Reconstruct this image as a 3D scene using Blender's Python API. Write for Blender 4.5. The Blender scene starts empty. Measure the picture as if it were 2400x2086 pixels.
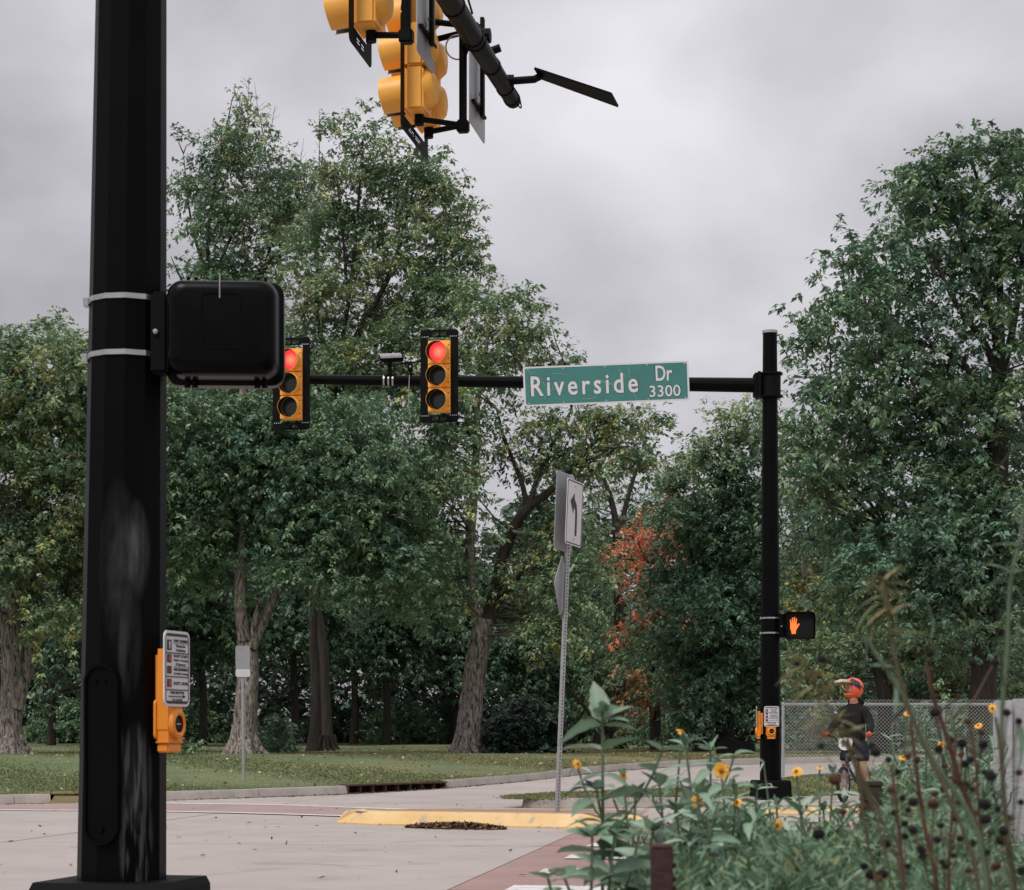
import bpy, bmesh, math, random
import numpy as np
from mathutils import Vector, Matrix, Euler
R = math.radians
random.seed(7); rng = np.random.default_rng(11)
SC = bpy.context.scene
COL = SC.collection

# ------------------------------------------------------------------ camera, sky, sun, exposure
F = 4700.0; HX = 1200.0; HY = 1720.0; CH = 1.1      # focal length in photo pixels, principal column, horizon row, eye height
cd = bpy.data.cameras.new('camera'); cam = bpy.data.objects.new('camera', cd); COL.objects.link(cam)
cam.location = (0, 0, CH); cam.rotation_euler = (R(90), 0, 0)
cd.sensor_width = 36; cd.lens = 36 * F / 2400; cd.shift_y = (HY - 1043) / 2400
cd.clip_start = 0.1; cd.clip_end = 6000
cd.dof.use_dof = True; cd.dof.focus_distance = 23; cd.dof.aperture_fstop = 11.0
SC.camera = cam

SUN_EL, SUN_AZ = 55, 215          # azimuth measured from +Y clockwise: behind and left of the camera
wd = bpy.data.worlds.new('World'); SC.world = wd; wd.use_nodes = True
nt = wd.node_tree; nt.nodes.clear(); N = nt.nodes.new; L = nt.links.new
def wm(op, a, b=None, c=None):
    n = N('ShaderNodeMath'); n.operation = op
    for i, v in enumerate((a, b, c)):
        if v is None: continue
        if isinstance(v, (int, float)): n.inputs[i].default_value = v
        else: L(v, n.inputs[i])
    return n.outputs[0]
sky = N('ShaderNodeTexSky'); sky.sky_type = 'NISHITA'; sky.sun_disc = False
sky.sun_elevation = R(SUN_EL); sky.sun_rotation = R(SUN_AZ)
tc = N('ShaderNodeTexCoord'); sep = N('ShaderNodeSeparateXYZ'); L(tc.outputs['Generated'], sep.inputs[0])
zc = wm('MAXIMUM', sep.outputs[2], 0.0)
den = wm('ADD', zc, 0.5)                                   # clouds lie on a layer overhead
px = wm('DIVIDE', sep.outputs[0], den); py = wm('DIVIDE', sep.outputs[1], den)
cv = N('ShaderNodeCombineXYZ'); L(px, cv.inputs[0]); L(py, cv.inputs[1])
n1 = N('ShaderNodeTexNoise'); n1.inputs['Scale'].default_value = 3.6; n1.inputs['Detail'].default_value = 6; n1.inputs['Roughness'].default_value = 0.46; n1.inputs['Distortion'].default_value = 0.3
off = N('ShaderNodeVectorMath'); off.operation = 'ADD'; off.inputs[1].default_value = (0.3, 2.9, 0.4)
L(cv.outputs[0], off.inputs[0]); L(off.outputs[0], n1.inputs['Vector'])
mr = N('ShaderNodeMapRange'); mr.inputs[1].default_value = 0.3; mr.inputs[2].default_value = 0.72; mr.inputs[3].default_value = 0.64; mr.inputs[4].default_value = 1.52
L(n1.outputs[0], mr.inputs[0])
# overcast luminance: brighter overhead than at the horizon, L = Lz (1 + 2 sin h) / 3
grad = wm('MULTIPLY', wm('ADD', wm('MULTIPLY', zc, 2.0), 1.0), 0.3333)
lum = wm('MULTIPLY', wm('MULTIPLY', mr.outputs[0], grad), 8.7)
ccol = N('ShaderNodeMix'); ccol.data_type = 'RGBA'; ccol.blend_type = 'MULTIPLY'; ccol.inputs[0].default_value = 1
ccol.inputs[6].default_value = (1.0, 0.972, 1.03, 1)
L(lum, ccol.inputs[7])
mx = N('ShaderNodeMix'); mx.data_type = 'RGBA'; mx.inputs[0].default_value = 0.95
L(sky.outputs[0], mx.inputs[6]); L(ccol.outputs[2], mx.inputs[7])
bg = N('ShaderNodeBackground'); bg.inputs[1].default_value = 0.1; L(mx.outputs[2], bg.inputs[0])
wo = N('ShaderNodeOutputWorld'); L(bg.outputs[0], wo.inputs[0])

sd = bpy.data.lights.new('sun', 'SUN'); sd.energy = 1.5; sd.angle = R(18); sd.color = (1, 0.96, 0.92)
sun = bpy.data.objects.new('sun', sd); COL.objects.link(sun); sun.location = (-10, -10, 40)
sun.rotation_euler = (R(90 - SUN_EL), 0, R(-SUN_AZ + 180))
SC.view_settings.view_transform = 'Standard'; SC.view_settings.look = 'None'
SC.view_settings.exposure = 0.3; SC.view_settings.gamma = 1; SC.view_settings.use_curve_mapping = False
SC.cycles.max_bounces = 6; SC.cycles.transparent_max_bounces = 8

# ------------------------------------------------------------------ helpers
def sstep(a, b, x):
    t = max(0.0, min(1.0, (x - a) / (b - a))); return t * t * (3 - 2 * t)
def h(Y): return 0.40 * sstep(31, 54, Y) + 0.22 * sstep(54, 130, Y)
def hv(Y):
    def s(a, b, x):
        t = np.clip((x - a) / (b - a), 0, 1); return t * t * (3 - 2 * t)
    return 0.40 * s(31, 54, Y) + 0.22 * s(54, 130, Y)
def U(x, y, d): return Vector(((x - HX) / F * d, d, CH + (HY - y) / F * d))
def G(x, y, up=0.0):                                     # the spot of ground seen at a place of the photo
    d = 30.0
    for _ in range(60): d = 0.5 * d + 0.5 * F * max(0.05, CH - h(d) - up) / (y - HY)
    return Vector(((x - HX) / F * d, d, h(d) + up))

MATS = {}
def mat(name, col, rough=0.6, metal=0.0, spec=0.5, var=0.0, scale=8.0, col2=None, bump=0.0, bscale=40.0, stretch=(1, 1, 1), emit=None, estr=1.0, detail=5, dirt=None):
    m = bpy.data.materials.new(name); m.use_nodes = True; t = m.node_tree; b = t.nodes['Principled BSDF']
    b.inputs['Roughness'].default_value = rough; b.inputs['Metallic'].default_value = metal; b.inputs['Specular IOR Level'].default_value = spec
    co = t.nodes.new('ShaderNodeTexCoord'); mp = t.nodes.new('ShaderNodeMapping'); mp.inputs['Scale'].default_value = stretch
    t.links.new(co.outputs['Object'], mp.inputs[0])
    c = (*col, 1); c2 = (*(col2 if col2 else [v * (1 - var) for v in col]), 1)
    nz = t.nodes.new('ShaderNodeTexNoise'); nz.inputs['Scale'].default_value = scale; nz.inputs['Detail'].default_value = detail; nz.inputs['Roughness'].default_value = 0.6
    t.links.new(mp.outputs[0], nz.inputs['Vector'])
    rp = t.nodes.new('ShaderNodeMapRange'); rp.inputs[1].default_value = 0.33; rp.inputs[2].default_value = 0.68
    t.links.new(nz.outputs[0], rp.inputs[0])
    mix = t.nodes.new('ShaderNodeMix'); mix.data_type = 'RGBA'; mix.inputs[6].default_value = c; mix.inputs[7].default_value = c2
    t.links.new(rp.outputs[0], mix.inputs[0]); out = mix.outputs[2]
    if dirt:                                              # (colour, scale, low, high): blotches with an edge
        n2 = t.nodes.new('ShaderNodeTexNoise'); n2.inputs['Scale'].default_value = dirt[1]; n2.inputs['Detail'].default_value = 8; n2.inputs['Roughness'].default_value = 0.65
        t.links.new(mp.outputs[0], n2.inputs['Vector'])
        r2 = t.nodes.new('ShaderNodeMapRange'); r2.inputs[1].default_value = dirt[2]; r2.inputs[2].default_value = dirt[3]
        t.links.new(n2.outputs[0], r2.inputs[0])
        m2 = t.nodes.new('ShaderNodeMix'); m2.data_type = 'RGBA'; m2.inputs[7].default_value = (*dirt[0], 1)
        t.links.new(out, m2.inputs[6]); t.links.new(r2.outputs[0], m2.inputs[0]); out = m2.outputs[2]
    t.links.new(out, b.inputs['Base Color'])
    if bump:
        nb = t.nodes.new('ShaderNodeTexNoise'); nb.inputs['Scale'].default_value = bscale; nb.inputs['Detail'].default_value = 6
        t.links.new(mp.outputs[0], nb.inputs['Vector'])
        bp = t.nodes.new('ShaderNodeBump'); bp.inputs['Strength'].default_value = bump; bp.inputs['Distance'].default_value = 0.05
        t.links.new(nb.outputs[0], bp.inputs['Height']); t.links.new(bp.outputs[0], b.inputs['Normal'])
    if emit:
        b.inputs['Emission Color'].default_value = (*emit, 1); b.inputs['Emission Strength'].default_value = estr
    MATS[name] = m; return m

def leafmat(name, rough=0.5, trans=0.25, spec=0.4):
    m = bpy.data.materials.new(name); m.use_nodes = True; t = m.node_tree; b = t.nodes['Principled BSDF']
    at = t.nodes.new('ShaderNodeAttribute'); at.attribute_name = 'Col'
    b.inputs['Roughness'].default_value = rough; b.inputs['Specular IOR Level'].default_value = spec
    t.links.new(at.outputs['Color'], b.inputs['Base Color'])
    tr = t.nodes.new('ShaderNodeBsdfTranslucent'); t.links.new(at.outputs['Color'], tr.inputs[0])
    ms = t.nodes.new('ShaderNodeMixShader'); ms.inputs[0].default_value = trans
    t.links.new(b.outputs[0], ms.inputs[1]); t.links.new(tr.outputs[0], ms.inputs[2])
    t.links.new(ms.outputs[0], t.nodes['Material Output'].inputs[0])
    MATS[name] = m; return m

class MB:
    def __init__(s): s.v = []; s.f = []; s.mi = []; s.cur = 0
    def add(s, vs, fs, M=None):
        o = len(s.v)
        s.v += [tuple(M @ Vector(v)) if M is not None else tuple(v) for v in vs]
        s.f += [tuple(i + o for i in f) for f in fs]; s.mi += [s.cur] * len(fs); return s
    def box(s, c, z, M=None, bev=0.0):
        x, y, w = z[0] / 2, z[1] / 2, z[2] / 2
        if bev <= 0:
            vs = [(c[0] + i * x, c[1] + j * y, c[2] + k * w) for i in (-1, 1) for j in (-1, 1) for k in (-1, 1)]
            return s.add(vs, [(0, 1, 3, 2), (4, 6, 7, 5), (0, 4, 5, 1), (2, 3, 7, 6), (0, 2, 6, 4), (1, 5, 7, 3)], M)
        bm = bmesh.new(); bmesh.ops.create_cube(bm, size=1)
        for v in bm.verts: v.co = Vector((v.co.x * z[0], v.co.y * z[1], v.co.z * z[2]))
        bmesh.ops.bevel(bm, geom=bm.edges[:], offset=bev, segments=2, affect='EDGES')
        bm.verts.index_update()
        vs = [v.co + Vector(c) for v in bm.verts]; fs = [[v.index for v in f.verts] for f in bm.faces]; bm.free()
        return s.add(vs, fs, M)
    def tube(s, pts, rad, n=8, cap=True, M=None, rough=0.0, ph=0.0):
        pts = [Vector(p) for p in pts]
        if not isinstance(rad, (list, tuple)): rad = [rad] * len(pts)
        vs = []; fs = []
        t = (pts[1] - pts[0]).normalized()
        up = Vector((0, 0, 1)) if abs(t.z) < 0.9 else Vector((0, 1, 0))
        a = t.cross(up).normalized()
        for i, p in enumerate(pts):
            t = (pts[min(i + 1, len(pts) - 1)] - pts[max(i - 1, 0)]).normalized()
            a = (a - t * a.dot(t)).normalized(); b = t.cross(a)
            for k in range(n):
                an = 2 * math.pi * k / n + ph
                r = rad[i]
                if rough: r *= 1 + rough * (math.sin(3 * an + i * 0.35) * 0.45 + math.sin(5 * an + 1.3 - i * 0.22) * 0.4 + random.uniform(-.4, .4))
                vs.append(p + (a * math.cos(an) + b * math.sin(an)) * r)
        for i in range(len(pts) - 1):
            for k in range(n): fs.append((i * n + k, i * n + (k + 1) % n, (i + 1) * n + (k + 1) % n, (i + 1) * n + k))
        if cap: fs.append(tuple(range(n))[::-1]); fs.append(tuple(range((len(pts) - 1) * n, len(pts) * n)))
        return s.add(vs, fs, M)
    def lathe(s, prof, n=20, M=None, a0=0.0, a1=2 * math.pi, cap=True):    # prof [(r, t)] turned round local Y, towards -Y = front
        vs = []; fs = []; full = abs(a1 - a0 - 2 * math.pi) < 1e-6; m = n if full else n + 1
        for r, t in prof:
            for k in range(m):
                an = a0 + (a1 - a0) * k / n; vs.append((r * math.cos(an), t, r * math.sin(an)))
        for i in range(len(prof) - 1):
            for k in range(n): fs.append((i * m + k, i * m + (k + 1) % m, (i + 1) * m + (k + 1) % m, (i + 1) * m + k))
        if full and cap: fs.append(tuple(range(m))); fs.append(tuple(range((len(prof) - 1) * m, len(prof) * m))[::-1])
        return s.add(vs, fs, M)
    def prism(s, pts, y0, y1, M=None):                      # outline in local XZ, pushed along Y
        n = len(pts); vs = [(x, y0, z) for x, z in pts] + [(x, y1, z) for x, z in pts]
        fs = [tuple(range(n)), tuple(range(n, 2 * n))[::-1]] + [(i, n + i, n + (i + 1) % n, (i + 1) % n) for i in range(n)]
        return s.add(vs, fs, M)
    def mesh(s, name, mats, smooth=False, auto=None):
        me = bpy.data.meshes.new(name); me.from_pydata([tuple(v) for v in s.v], [], s.f)
        for m in (mats if isinstance(mats, (list, tuple)) else [mats]): me.materials.append(MATS[m])
        if s.mi and max(s.mi) > 0: me.polygons.foreach_set('material_index', s.mi)
        bm = bmesh.new(); bm.from_mesh(me); bmesh.ops.recalc_face_normals(bm, faces=bm.faces[:]); bm.to_mesh(me); bm.free()
        if smooth:
            me.polygons.foreach_set('use_smooth', [True] * len(me.polygons))
            me.set_sharp_from_angle(angle=R(auto or 40))
        me.update(); return me
    def build(s, name, mats, parent=None, smooth=False, auto=None, **kw):
        return link(name, s.mesh(name, mats, smooth, auto), parent, **kw)

def link(name, me, parent=None, loc=None, rot=None, scale=None, **kw):
    o = bpy.data.objects.new(name, me); COL.objects.link(o)
    if parent is not None: o.parent = parent
    if loc is not None: o.location = loc
    if rot is not None: o.rotation_euler = rot
    if scale is not None: o.scale = scale if hasattr(scale, '__len__') else (scale,) * 3
    for k, v in kw.items(): o[k] = v
    return o
def empty(name, loc, rotz=0.0, label=None, category=None, group=None, tilt=(0, 0)):
    o = bpy.data.objects.new(name, None); COL.objects.link(o); o.empty_display_size = 0.1
    o.location = loc; o.rotation_euler = (tilt[0], tilt[1], rotz)
    if label: o['label'] = label; o['category'] = category
    if group: o['group'] = group
    return o
def copy_tree(o, parent=None):
    c = o.copy(); COL.objects.link(c); c.parent = parent
    for ch in o.children: copy_tree(ch, c)
    return c
def rrect(w, hh, r, n=5):
    pts = []
    for cx, cz, a in ((w / 2 - r, hh / 2 - r, 0), (-w / 2 + r, hh / 2 - r, 90), (-w / 2 + r, -hh / 2 + r, 180), (w / 2 - r, -hh / 2 + r, 270)):
        for k in range(n + 1):
            an = R(a + 90 * k / n); pts.append((cx + r * math.cos(an), cz + r * math.sin(an)))
    return pts
def frame_ring(mb, po, pi, y0, y1, M=None):                # a flat ring between two outlines of equal length
    n = len(po); vs = [(x, y0, z) for x, z in po] + [(x, y0, z) for x, z in pi] + [(x, y1, z) for x, z in po] + [(x, y1, z) for x, z in pi]
    fs = []
    for i in range(n):
        j = (i + 1) % n
        fs += [(i, j, n + j, n + i), (2 * n + i, 3 * n + i, 3 * n + j, 2 * n + j), (i, 2 * n + i, 2 * n + j, j), (n + i, n + j, 3 * n + j, 3 * n + i)]
    mb.add(vs, fs, M)
def text_geo(body, x0, x1, z0, z1, y, thick=0.002, bold=0.0, space=1.0):
    cu = bpy.data.curves.new('lettering', 'FONT'); cu.body = body; cu.size = 1; cu.offset = bold; cu.resolution_u = 3; cu.space_character = space; cu.extrude = 0.01
    ob = bpy.data.objects.new('lettering', cu); COL.objects.link(ob); bpy.context.view_layer.update()
    me = bpy.data.meshes.new_from_object(ob.evaluated_get(bpy.context.evaluated_depsgraph_get()))
    bpy.data.objects.remove(ob); bpy.data.curves.remove(cu)
    V = np.array([v.co[:] for v in me.vertices]); lo = V.min(0); hi = V.max(0)
    vs = [(x0 + (p[0] - lo[0]) / (hi[0] - lo[0]) * (x1 - x0), y - (thick if p[2] > 0 else 0), z0 + (p[1] - lo[1]) / (hi[1] - lo[1]) * (z1 - z0)) for p in V]
    fs = [tuple(p.vertices) for p in me.polygons]; bpy.data.meshes.remove(me)
    return vs, fs
def quadmesh(name, V, C, m, nper=4):                       # V (n, nper, 3), C (n, 3)
    n = len(V); me = bpy.data.meshes.new(name); me.vertices.add(n * nper); me.vertices.foreach_set('co', V.astype(np.float32).ravel())
    me.loops.add(n * nper); me.loops.foreach_set('vertex_index', np.arange(n * nper, dtype=np.int32))
    me.polygons.add(n); me.polygons.foreach_set('loop_start', np.arange(0, n * nper, nper, dtype=np.int32))
    me.update(calc_edges=True)
    a = me.color_attributes.new('Col', 'FLOAT_COLOR', 'POINT')
    cc = np.ones((n, nper, 4), np.float32); cc[:, :, :3] = C[:, None, :]; a.data.foreach_set('color', cc.ravel())
    me.materials.append(MATS[m]); return me

# ------------------------------------------------------------------ materials
mat('concrete', (0.405, 0.356, 0.326), 0.85, var=0.16, scale=0.7, bump=0.12, bscale=90, dirt=((0.25, 0.22, 0.2), 1.6, 0.56, 0.78))
mat('kerb_concrete', (0.40, 0.36, 0.325), 0.9, var=0.2, scale=2.2, bump=0.2, bscale=60, dirt=((0.26, 0.225, 0.19), 3.5, 0.52, 0.75))
mat('faded_red', (0.36, 0.255, 0.23), 0.85, var=0.2, scale=1.2, bump=0.15, bscale=80)
mat('red_concrete', (0.34, 0.215, 0.19), 0.85, var=0.2, scale=1.2, bump=0.15, bscale=80, dirt=((0.27, 0.22, 0.2), 2.5, 0.52, 0.72))
mat('line_paint', (0.68, 0.66, 0.64), 0.7, var=0.2, scale=6, dirt=((0.36, 0.29, 0.27), 9, 0.55, 0.62))
mat('yellow_paint', (0.64, 0.41, 0.15), 0.7, col2=(0.72, 0.52, 0.27), scale=1.6, bump=0.2, bscale=50, dirt=((0.42, 0.33, 0.25), 5, 0.54, 0.66))
mat('joint', (0.05, 0.045, 0.04), 0.95, var=0.3)
mat('soil', (0.10, 0.085, 0.05), 0.95, col2=(0.08, 0.10, 0.04), scale=0.4, bump=0.5, bscale=20)
mat('lawn', (0.12, 0.165, 0.075), 0.9, col2=(0.19, 0.185, 0.095), scale=0.16, bump=0.5, bscale=25, spec=0.2, dirt=((0.085, 0.135, 0.07), 0.5, 0.5, 0.7))
mat('dry_grass', (0.22, 0.15, 0.07), 0.95, col2=(0.13, 0.13, 0.05), scale=4, bump=0.6, bscale=30)
mat('rust', (0.12, 0.055, 0.035), 0.8, col2=(0.06, 0.03, 0.022), scale=14, bump=0.3, bscale=60)
mat('rust_dark', (0.045, 0.016, 0.013), 0.75, col2=(0.028, 0.012, 0.01), scale=10, bump=0.2, bscale=50)
mat('void', (0.004, 0.004, 0.004), 1.0)
mat('black_paint', (0.0028, 0.003, 0.0032), 0.42, var=0.3, scale=3, spec=0.07)
mat('black_matte', (0.0048, 0.005, 0.0052), 0.6, var=0.3, scale=5, spec=0.1)
mat('black_plastic', (0.002, 0.0023, 0.0026), 0.28, var=0.3, scale=5, spec=0.10)
mat('signal_yellow', (0.97, 0.47, 0.07), 0.45, col2=(0.93, 0.43, 0.06), scale=5, dirt=((0.4, 0.16, 0.02), 12, 0.66, 0.78))
mat('button_orange', (0.84, 0.28, 0.02), 0.45, var=0.1, scale=6)
mat('steel', (0.52, 0.52, 0.51), 0.35, metal=0.9, var=0.25, scale=20)
mat('galvanised', (0.40, 0.41, 0.42), 0.55, metal=0.35, var=0.25, scale=18)
mat('sign_back', (0.38, 0.385, 0.39), 0.5, metal=0.3, var=0.15, scale=6)
mat('sign_white', (0.68, 0.66, 0.67), 0.5, var=0.08, scale=5)
mat('sign_green', (0.052, 0.21, 0.185), 0.45, var=0.14, scale=3)
mat('sign_crack', (0.30, 0.48, 0.44), 0.5, var=0.2)
mat('ink', (0.012, 0.012, 0.013), 0.5)
mat('ink_red', (0.42, 0.035, 0.02), 0.5)
mat('visor_black', (0.008, 0.008, 0.008), 0.8)
mat('lens_dark', (0.055, 0.055, 0.045), 0.18, var=0.5, scale=14)
mat('lens_red', (0.5, 0.03, 0.03), 0.3, emit=(1.0, 0.05, 0.045), estr=1.0)
mat('hand_lamp', (0.5, 0.1, 0.02), 0.4, emit=(1.0, 0.16, 0.03), estr=1.0)
mat('white_plastic', (0.68, 0.66, 0.66), 0.4, var=0.1)
mat('bark_light', (0.40, 0.355, 0.315), 0.95, col2=(0.10, 0.075, 0.06), scale=7, stretch=(2.4, 2.4, 0.6), bump=1.0, bscale=9, dirt=((0.05, 0.038, 0.03), 6, 0.52, 0.6))
mat('bark_dark', (0.05, 0.04, 0.032), 0.95, col2=(0.02, 0.016, 0.013), scale=5, stretch=(2.4, 2.4, 0.3), bump=0.9, bscale=7)
mat('twig', (0.085, 0.072, 0.06), 0.9, var=0.4, scale=3)
mat('twig_pale', (0.17, 0.145, 0.125), 0.9, var=0.4, scale=3)
leafmat('leaf', 0.42, 0.22, 0.5); leafmat('grass_blade', 0.7, 0.2, 0.15); leafmat('litter', 0.85, 0.1, 0.1)
# the lamp glow of a lit lens is strongest in the middle
def lit(name, inner, outer, r):
    t = MATS[name].node_tree; b = t.nodes['Principled BSDF']
    co = t.nodes.new('ShaderNodeTexCoord'); ln = t.nodes.new('ShaderNodeVectorMath'); ln.operation = 'LENGTH'
    mp = t.nodes.new('ShaderNodeMapping'); mp.inputs['Scale'].default_value = (1, 0, 1); t.links.new(co.outputs['Object'], mp.inputs[0]); t.links.new(mp.outputs[0], ln.inputs[0])
    mr_ = t.nodes.new('ShaderNodeMapRange'); mr_.inputs[1].default_value = 0.0; mr_.inputs[2].default_value = r
    t.links.new(ln.outputs['Value'], mr_.inputs[0])
    mx_ = t.nodes.new('ShaderNodeMix'); mx_.data_type = 'RGBA'; mx_.inputs[6].default_value = (*inner, 1); mx_.inputs[7].default_value = (*outer, 1)
    t.links.new(mr_.outputs[0], mx_.inputs[0]); t.links.new(mx_.outputs[2], b.inputs['Emission Color'])
lit('lens_red', (1.0, 0.27, 0.12), (0.82, 0.035, 0.05), 0.11)
# scuffed paint low on the near pole
mat('scuffed_black', (0.0024, 0.0028, 0.003), 0.42, var=0.3, scale=3, spec=0.06)
def scuff():
    t = MATS['scuffed_black'].node_tree; b = t.nodes['Principled BSDF']; src = b.inputs['Base Color'].links[0].from_socket
    co = t.nodes.new('ShaderNodeTexCoord'); sp = t.nodes.new('ShaderNodeSeparateXYZ'); t.links.new(co.outputs['Object'], sp.inputs[0])
    def ma(op, *a):
        n = t.nodes.new('ShaderNodeMath'); n.operation = op; n.use_clamp = op in ('MULTIPLY_ADD',)
        for i, v in enumerate(a):
            if isinstance(v, (int, float)): n.inputs[i].default_value = v
            else: t.links.new(v, n.inputs[i])
        return n.outputs[0]
    def blob(cx, cz, rx, rz, soft):                        # an oval rubbed patch on the side of the pole facing the road
        q = ma('ADD', ma('POWER', ma('DIVIDE', ma('SUBTRACT', sp.outputs[0], cx), rx), 2.0), ma('POWER', ma('DIVIDE', ma('SUBTRACT', sp.outputs[2], cz), rz), 2.0))
        n = t.nodes.new('ShaderNodeMapRange'); n.inputs[1].default_value = 1.0; n.inputs[2].default_value = 1.0 - soft
        t.links.new(q, n.inputs[0]); return n.outputs[0]
    def noise(sc, st, lo, hi, det=5):
        mp = t.nodes.new('ShaderNodeMapping'); mp.inputs['Scale'].default_value = st; t.links.new(co.outputs['Object'], mp.inputs[0])
        n = t.nodes.new('ShaderNodeTexNoise'); n.inputs['Scale'].default_value = sc; n.inputs['Detail'].default_value = det; t.links.new(mp.outputs[0], n.inputs['Vector'])
        r = t.nodes.new('ShaderNodeMapRange'); r.inputs[1].default_value = lo; r.inputs[2].default_value = hi; t.links.new(n.outputs[0], r.inputs[0]); return r.outputs[0]
    soft = ma('MULTIPLY', noise(6, (1, 1, 0.45), 0.3, 0.66), ma('ADD', ma('MULTIPLY', noise(30, (1.5, 1.5, .3), .35, .65, 8), .6), .4)); streak = noise(34, (1.6, 1.6, 0.16), 0.46, 0.6, 7)
    a = ma('MULTIPLY', blob(0.085, 1.83, 0.055, 0.22, 0.9), soft)
    b1 = ma('MULTIPLY', blob(0.02, 1.78, 0.085, 0.36, 0.9), ma('MULTIPLY', soft, 0.45))
    c = ma('MULTIPLY', blob(0.06, 1.5, 0.05, 0.3, 1.0), ma('MULTIPLY', noise(9, (2, 2, 0.25), 0.35, 0.65), 0.5))
    d = ma('MULTIPLY', blob(0.085, 0.92, 0.062, 0.24, 0.8), ma('ADD', ma('MULTIPLY', streak, 0.65), 0.12))
    e = ma('MULTIPLY', blob(0.085, 0.66, 0.065, 0.3, 0.5), ma('MULTIPLY', streak, 0.55))
    f = ma('MULTIPLY', blob(0.035, 0.9, 0.02, 0.34, 0.9), ma('MULTIPLY', streak, 0.3))
    s = a
    for k in (b1, c, d, e, f): s = ma('MAXIMUM', s, k)
    m2 = t.nodes.new('ShaderNodeMix'); m2.data_type = 'RGBA'; m2.inputs[7].default_value = (0.088, 0.093, 0.098, 1)
    t.links.new(s, m2.inputs[0]); t.links.new(src, m2.inputs[6]); t.links.new(m2.outputs[2], b.inputs['Base Color'])
    rr = t.nodes.new('ShaderNodeMapRange'); rr.inputs[3].default_value = 0.42; rr.inputs[4].default_value = 0.7
    t.links.new(s, rr.inputs[0]); t.links.new(rr.outputs[0], b.inputs['Roughness'])
scuff()
# ------------------------------------------------------------------ the setting
def sheet(name, pts, m, parent=None, dz=0.0, **kw):        # a flat polygon of world points
    mb = MB(); mb.add([(p[0], p[1], p[2] + dz) for p in pts], [tuple(range(len(pts)))]); return mb.build(name, m, parent, **kw)
# ground: one sheet to the horizon
def ground():
    ys = [-40, 0, 10, 20, 30] + list(np.linspace(32, 130, 50)) + [160, 220, 400, 900, 2500]
    xs = [-2500, -600, -200, -80, -40, -20, 0, 20, 40, 80, 200, 600, 2500]
    vs = [(x, y, h(y) - 0.12) for y in ys for x in xs]; n = len(xs)
    fs = [(j * n + i, j * n + i + 1, (j + 1) * n + i + 1, (j + 1) * n + i) for j in range(len(ys) - 1) for i in range(n - 1)]
    MB().add(vs, fs).build('ground', 'soil', smooth=True, kind='structure')
ground()
# road: concrete slabs with open joints over a dark bed
road = empty('road', (0, 0, 0)); road['kind'] = 'structure'
def bed():
    ys = [-3, 10, 20, 30] + list(np.linspace(32, 75, 22)); xs = [-45, -20, 0, 20, 45]
    vs = [(x, y, h(y) - 0.03) for y in ys for x in xs]; n = len(xs)
    fs = [(j * n + i, j * n + i + 1, (j + 1) * n + i + 1, (j + 1) * n + i) for j in range(len(ys) - 1) for i in range(n - 1)]
    MB().add(vs, fs).build('road_bed', 'joint', road)
bed()
JA = Vector((-0.465, 14.1)); JB = Vector((0.72, 22.5))     # the long joint between plain and red concrete
jd = (JB - JA).normalized(); jn = Vector((jd.y, -jd.x))    # jn points right
def slab(u0, u1, w0, w1, m, gap=0.014):
    u0 += gap / 2; u1 -= gap / 2; w0 += gap / 2; w1 -= gap / 2
    nn = max(2, int((w1 - w0) / 2.0) + 1); top = []; z = random.uniform(-0.003, 0.003)
    mb = MB(); vs = []
    for k in range(nn):
        w = w0 + (w1 - w0) * k / (nn - 1)
        for u in (u0, u1):
            p = JA + jn * u + jd * w; vs.append((p.x, p.y, h(p.y) + z))
    for k in range(nn):
        w = w0 + (w1 - w0) * k / (nn - 1)
        for u in (u0, u1):
            p = JA + jn * u + jd * w; vs.append((p.x, p.y, h(p.y) - 0.06))
    o = nn * 2; fs = [(2 * k, 2 * k + 1, 2 * k + 3, 2 * k + 2) for k in range(nn - 1)]
    fs += [(2 * k, 2 * k + 2, o + 2 * k + 2, o + 2 * k) for k in range(nn - 1)] + [(2 * k + 1, o + 2 * k + 1, o + 2 * k + 3, 2 * k + 3) for k in range(nn - 1)]
    fs += [(0, o, o + 1, 1), (2 * nn - 2, 2 * nn - 1, o + 2 * nn - 1, o + 2 * nn - 2)]
    mb.add(vs, fs); return mb.build('road_slab', m, road)
wrows = [-16, -10.5, -5.2, 0.1, 5.6, 11.0, 17.2, 23, 29, 36, 44, 54]
for i in range(len(wrows) - 1):
    for u in (-28, -22, -16.5, -11, -5.5): slab(u, u + 5.5 if u > -20 else u + (5.5 if u == -22 else 6), wrows[i], wrows[i + 1], 'concrete')
    slab(0, 3.4, wrows[i], wrows[i + 1], 'red_concrete' if wrows[i] < 10 else 'concrete', 0.016)
    for u in (3.4, 9.0, 14.6, 20.2): slab(u, u + 5.6, wrows[i], wrows[i + 1], 'concrete')
# crosswalk bars across the near crossing
for w in (-2.0, 0.15, 2.0, 3.9, 5.8):
    a = [JA + jn * u + jd * ww for u, ww in ((0.42, w - 0.3), (3.0, w - 0.3), (3.0, w + 0.3), (0.42, w + 0.3))]
    sheet('crosswalk_bar', [(p.x, p.y, 0.008) for p in a], 'line_paint', road)
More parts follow.
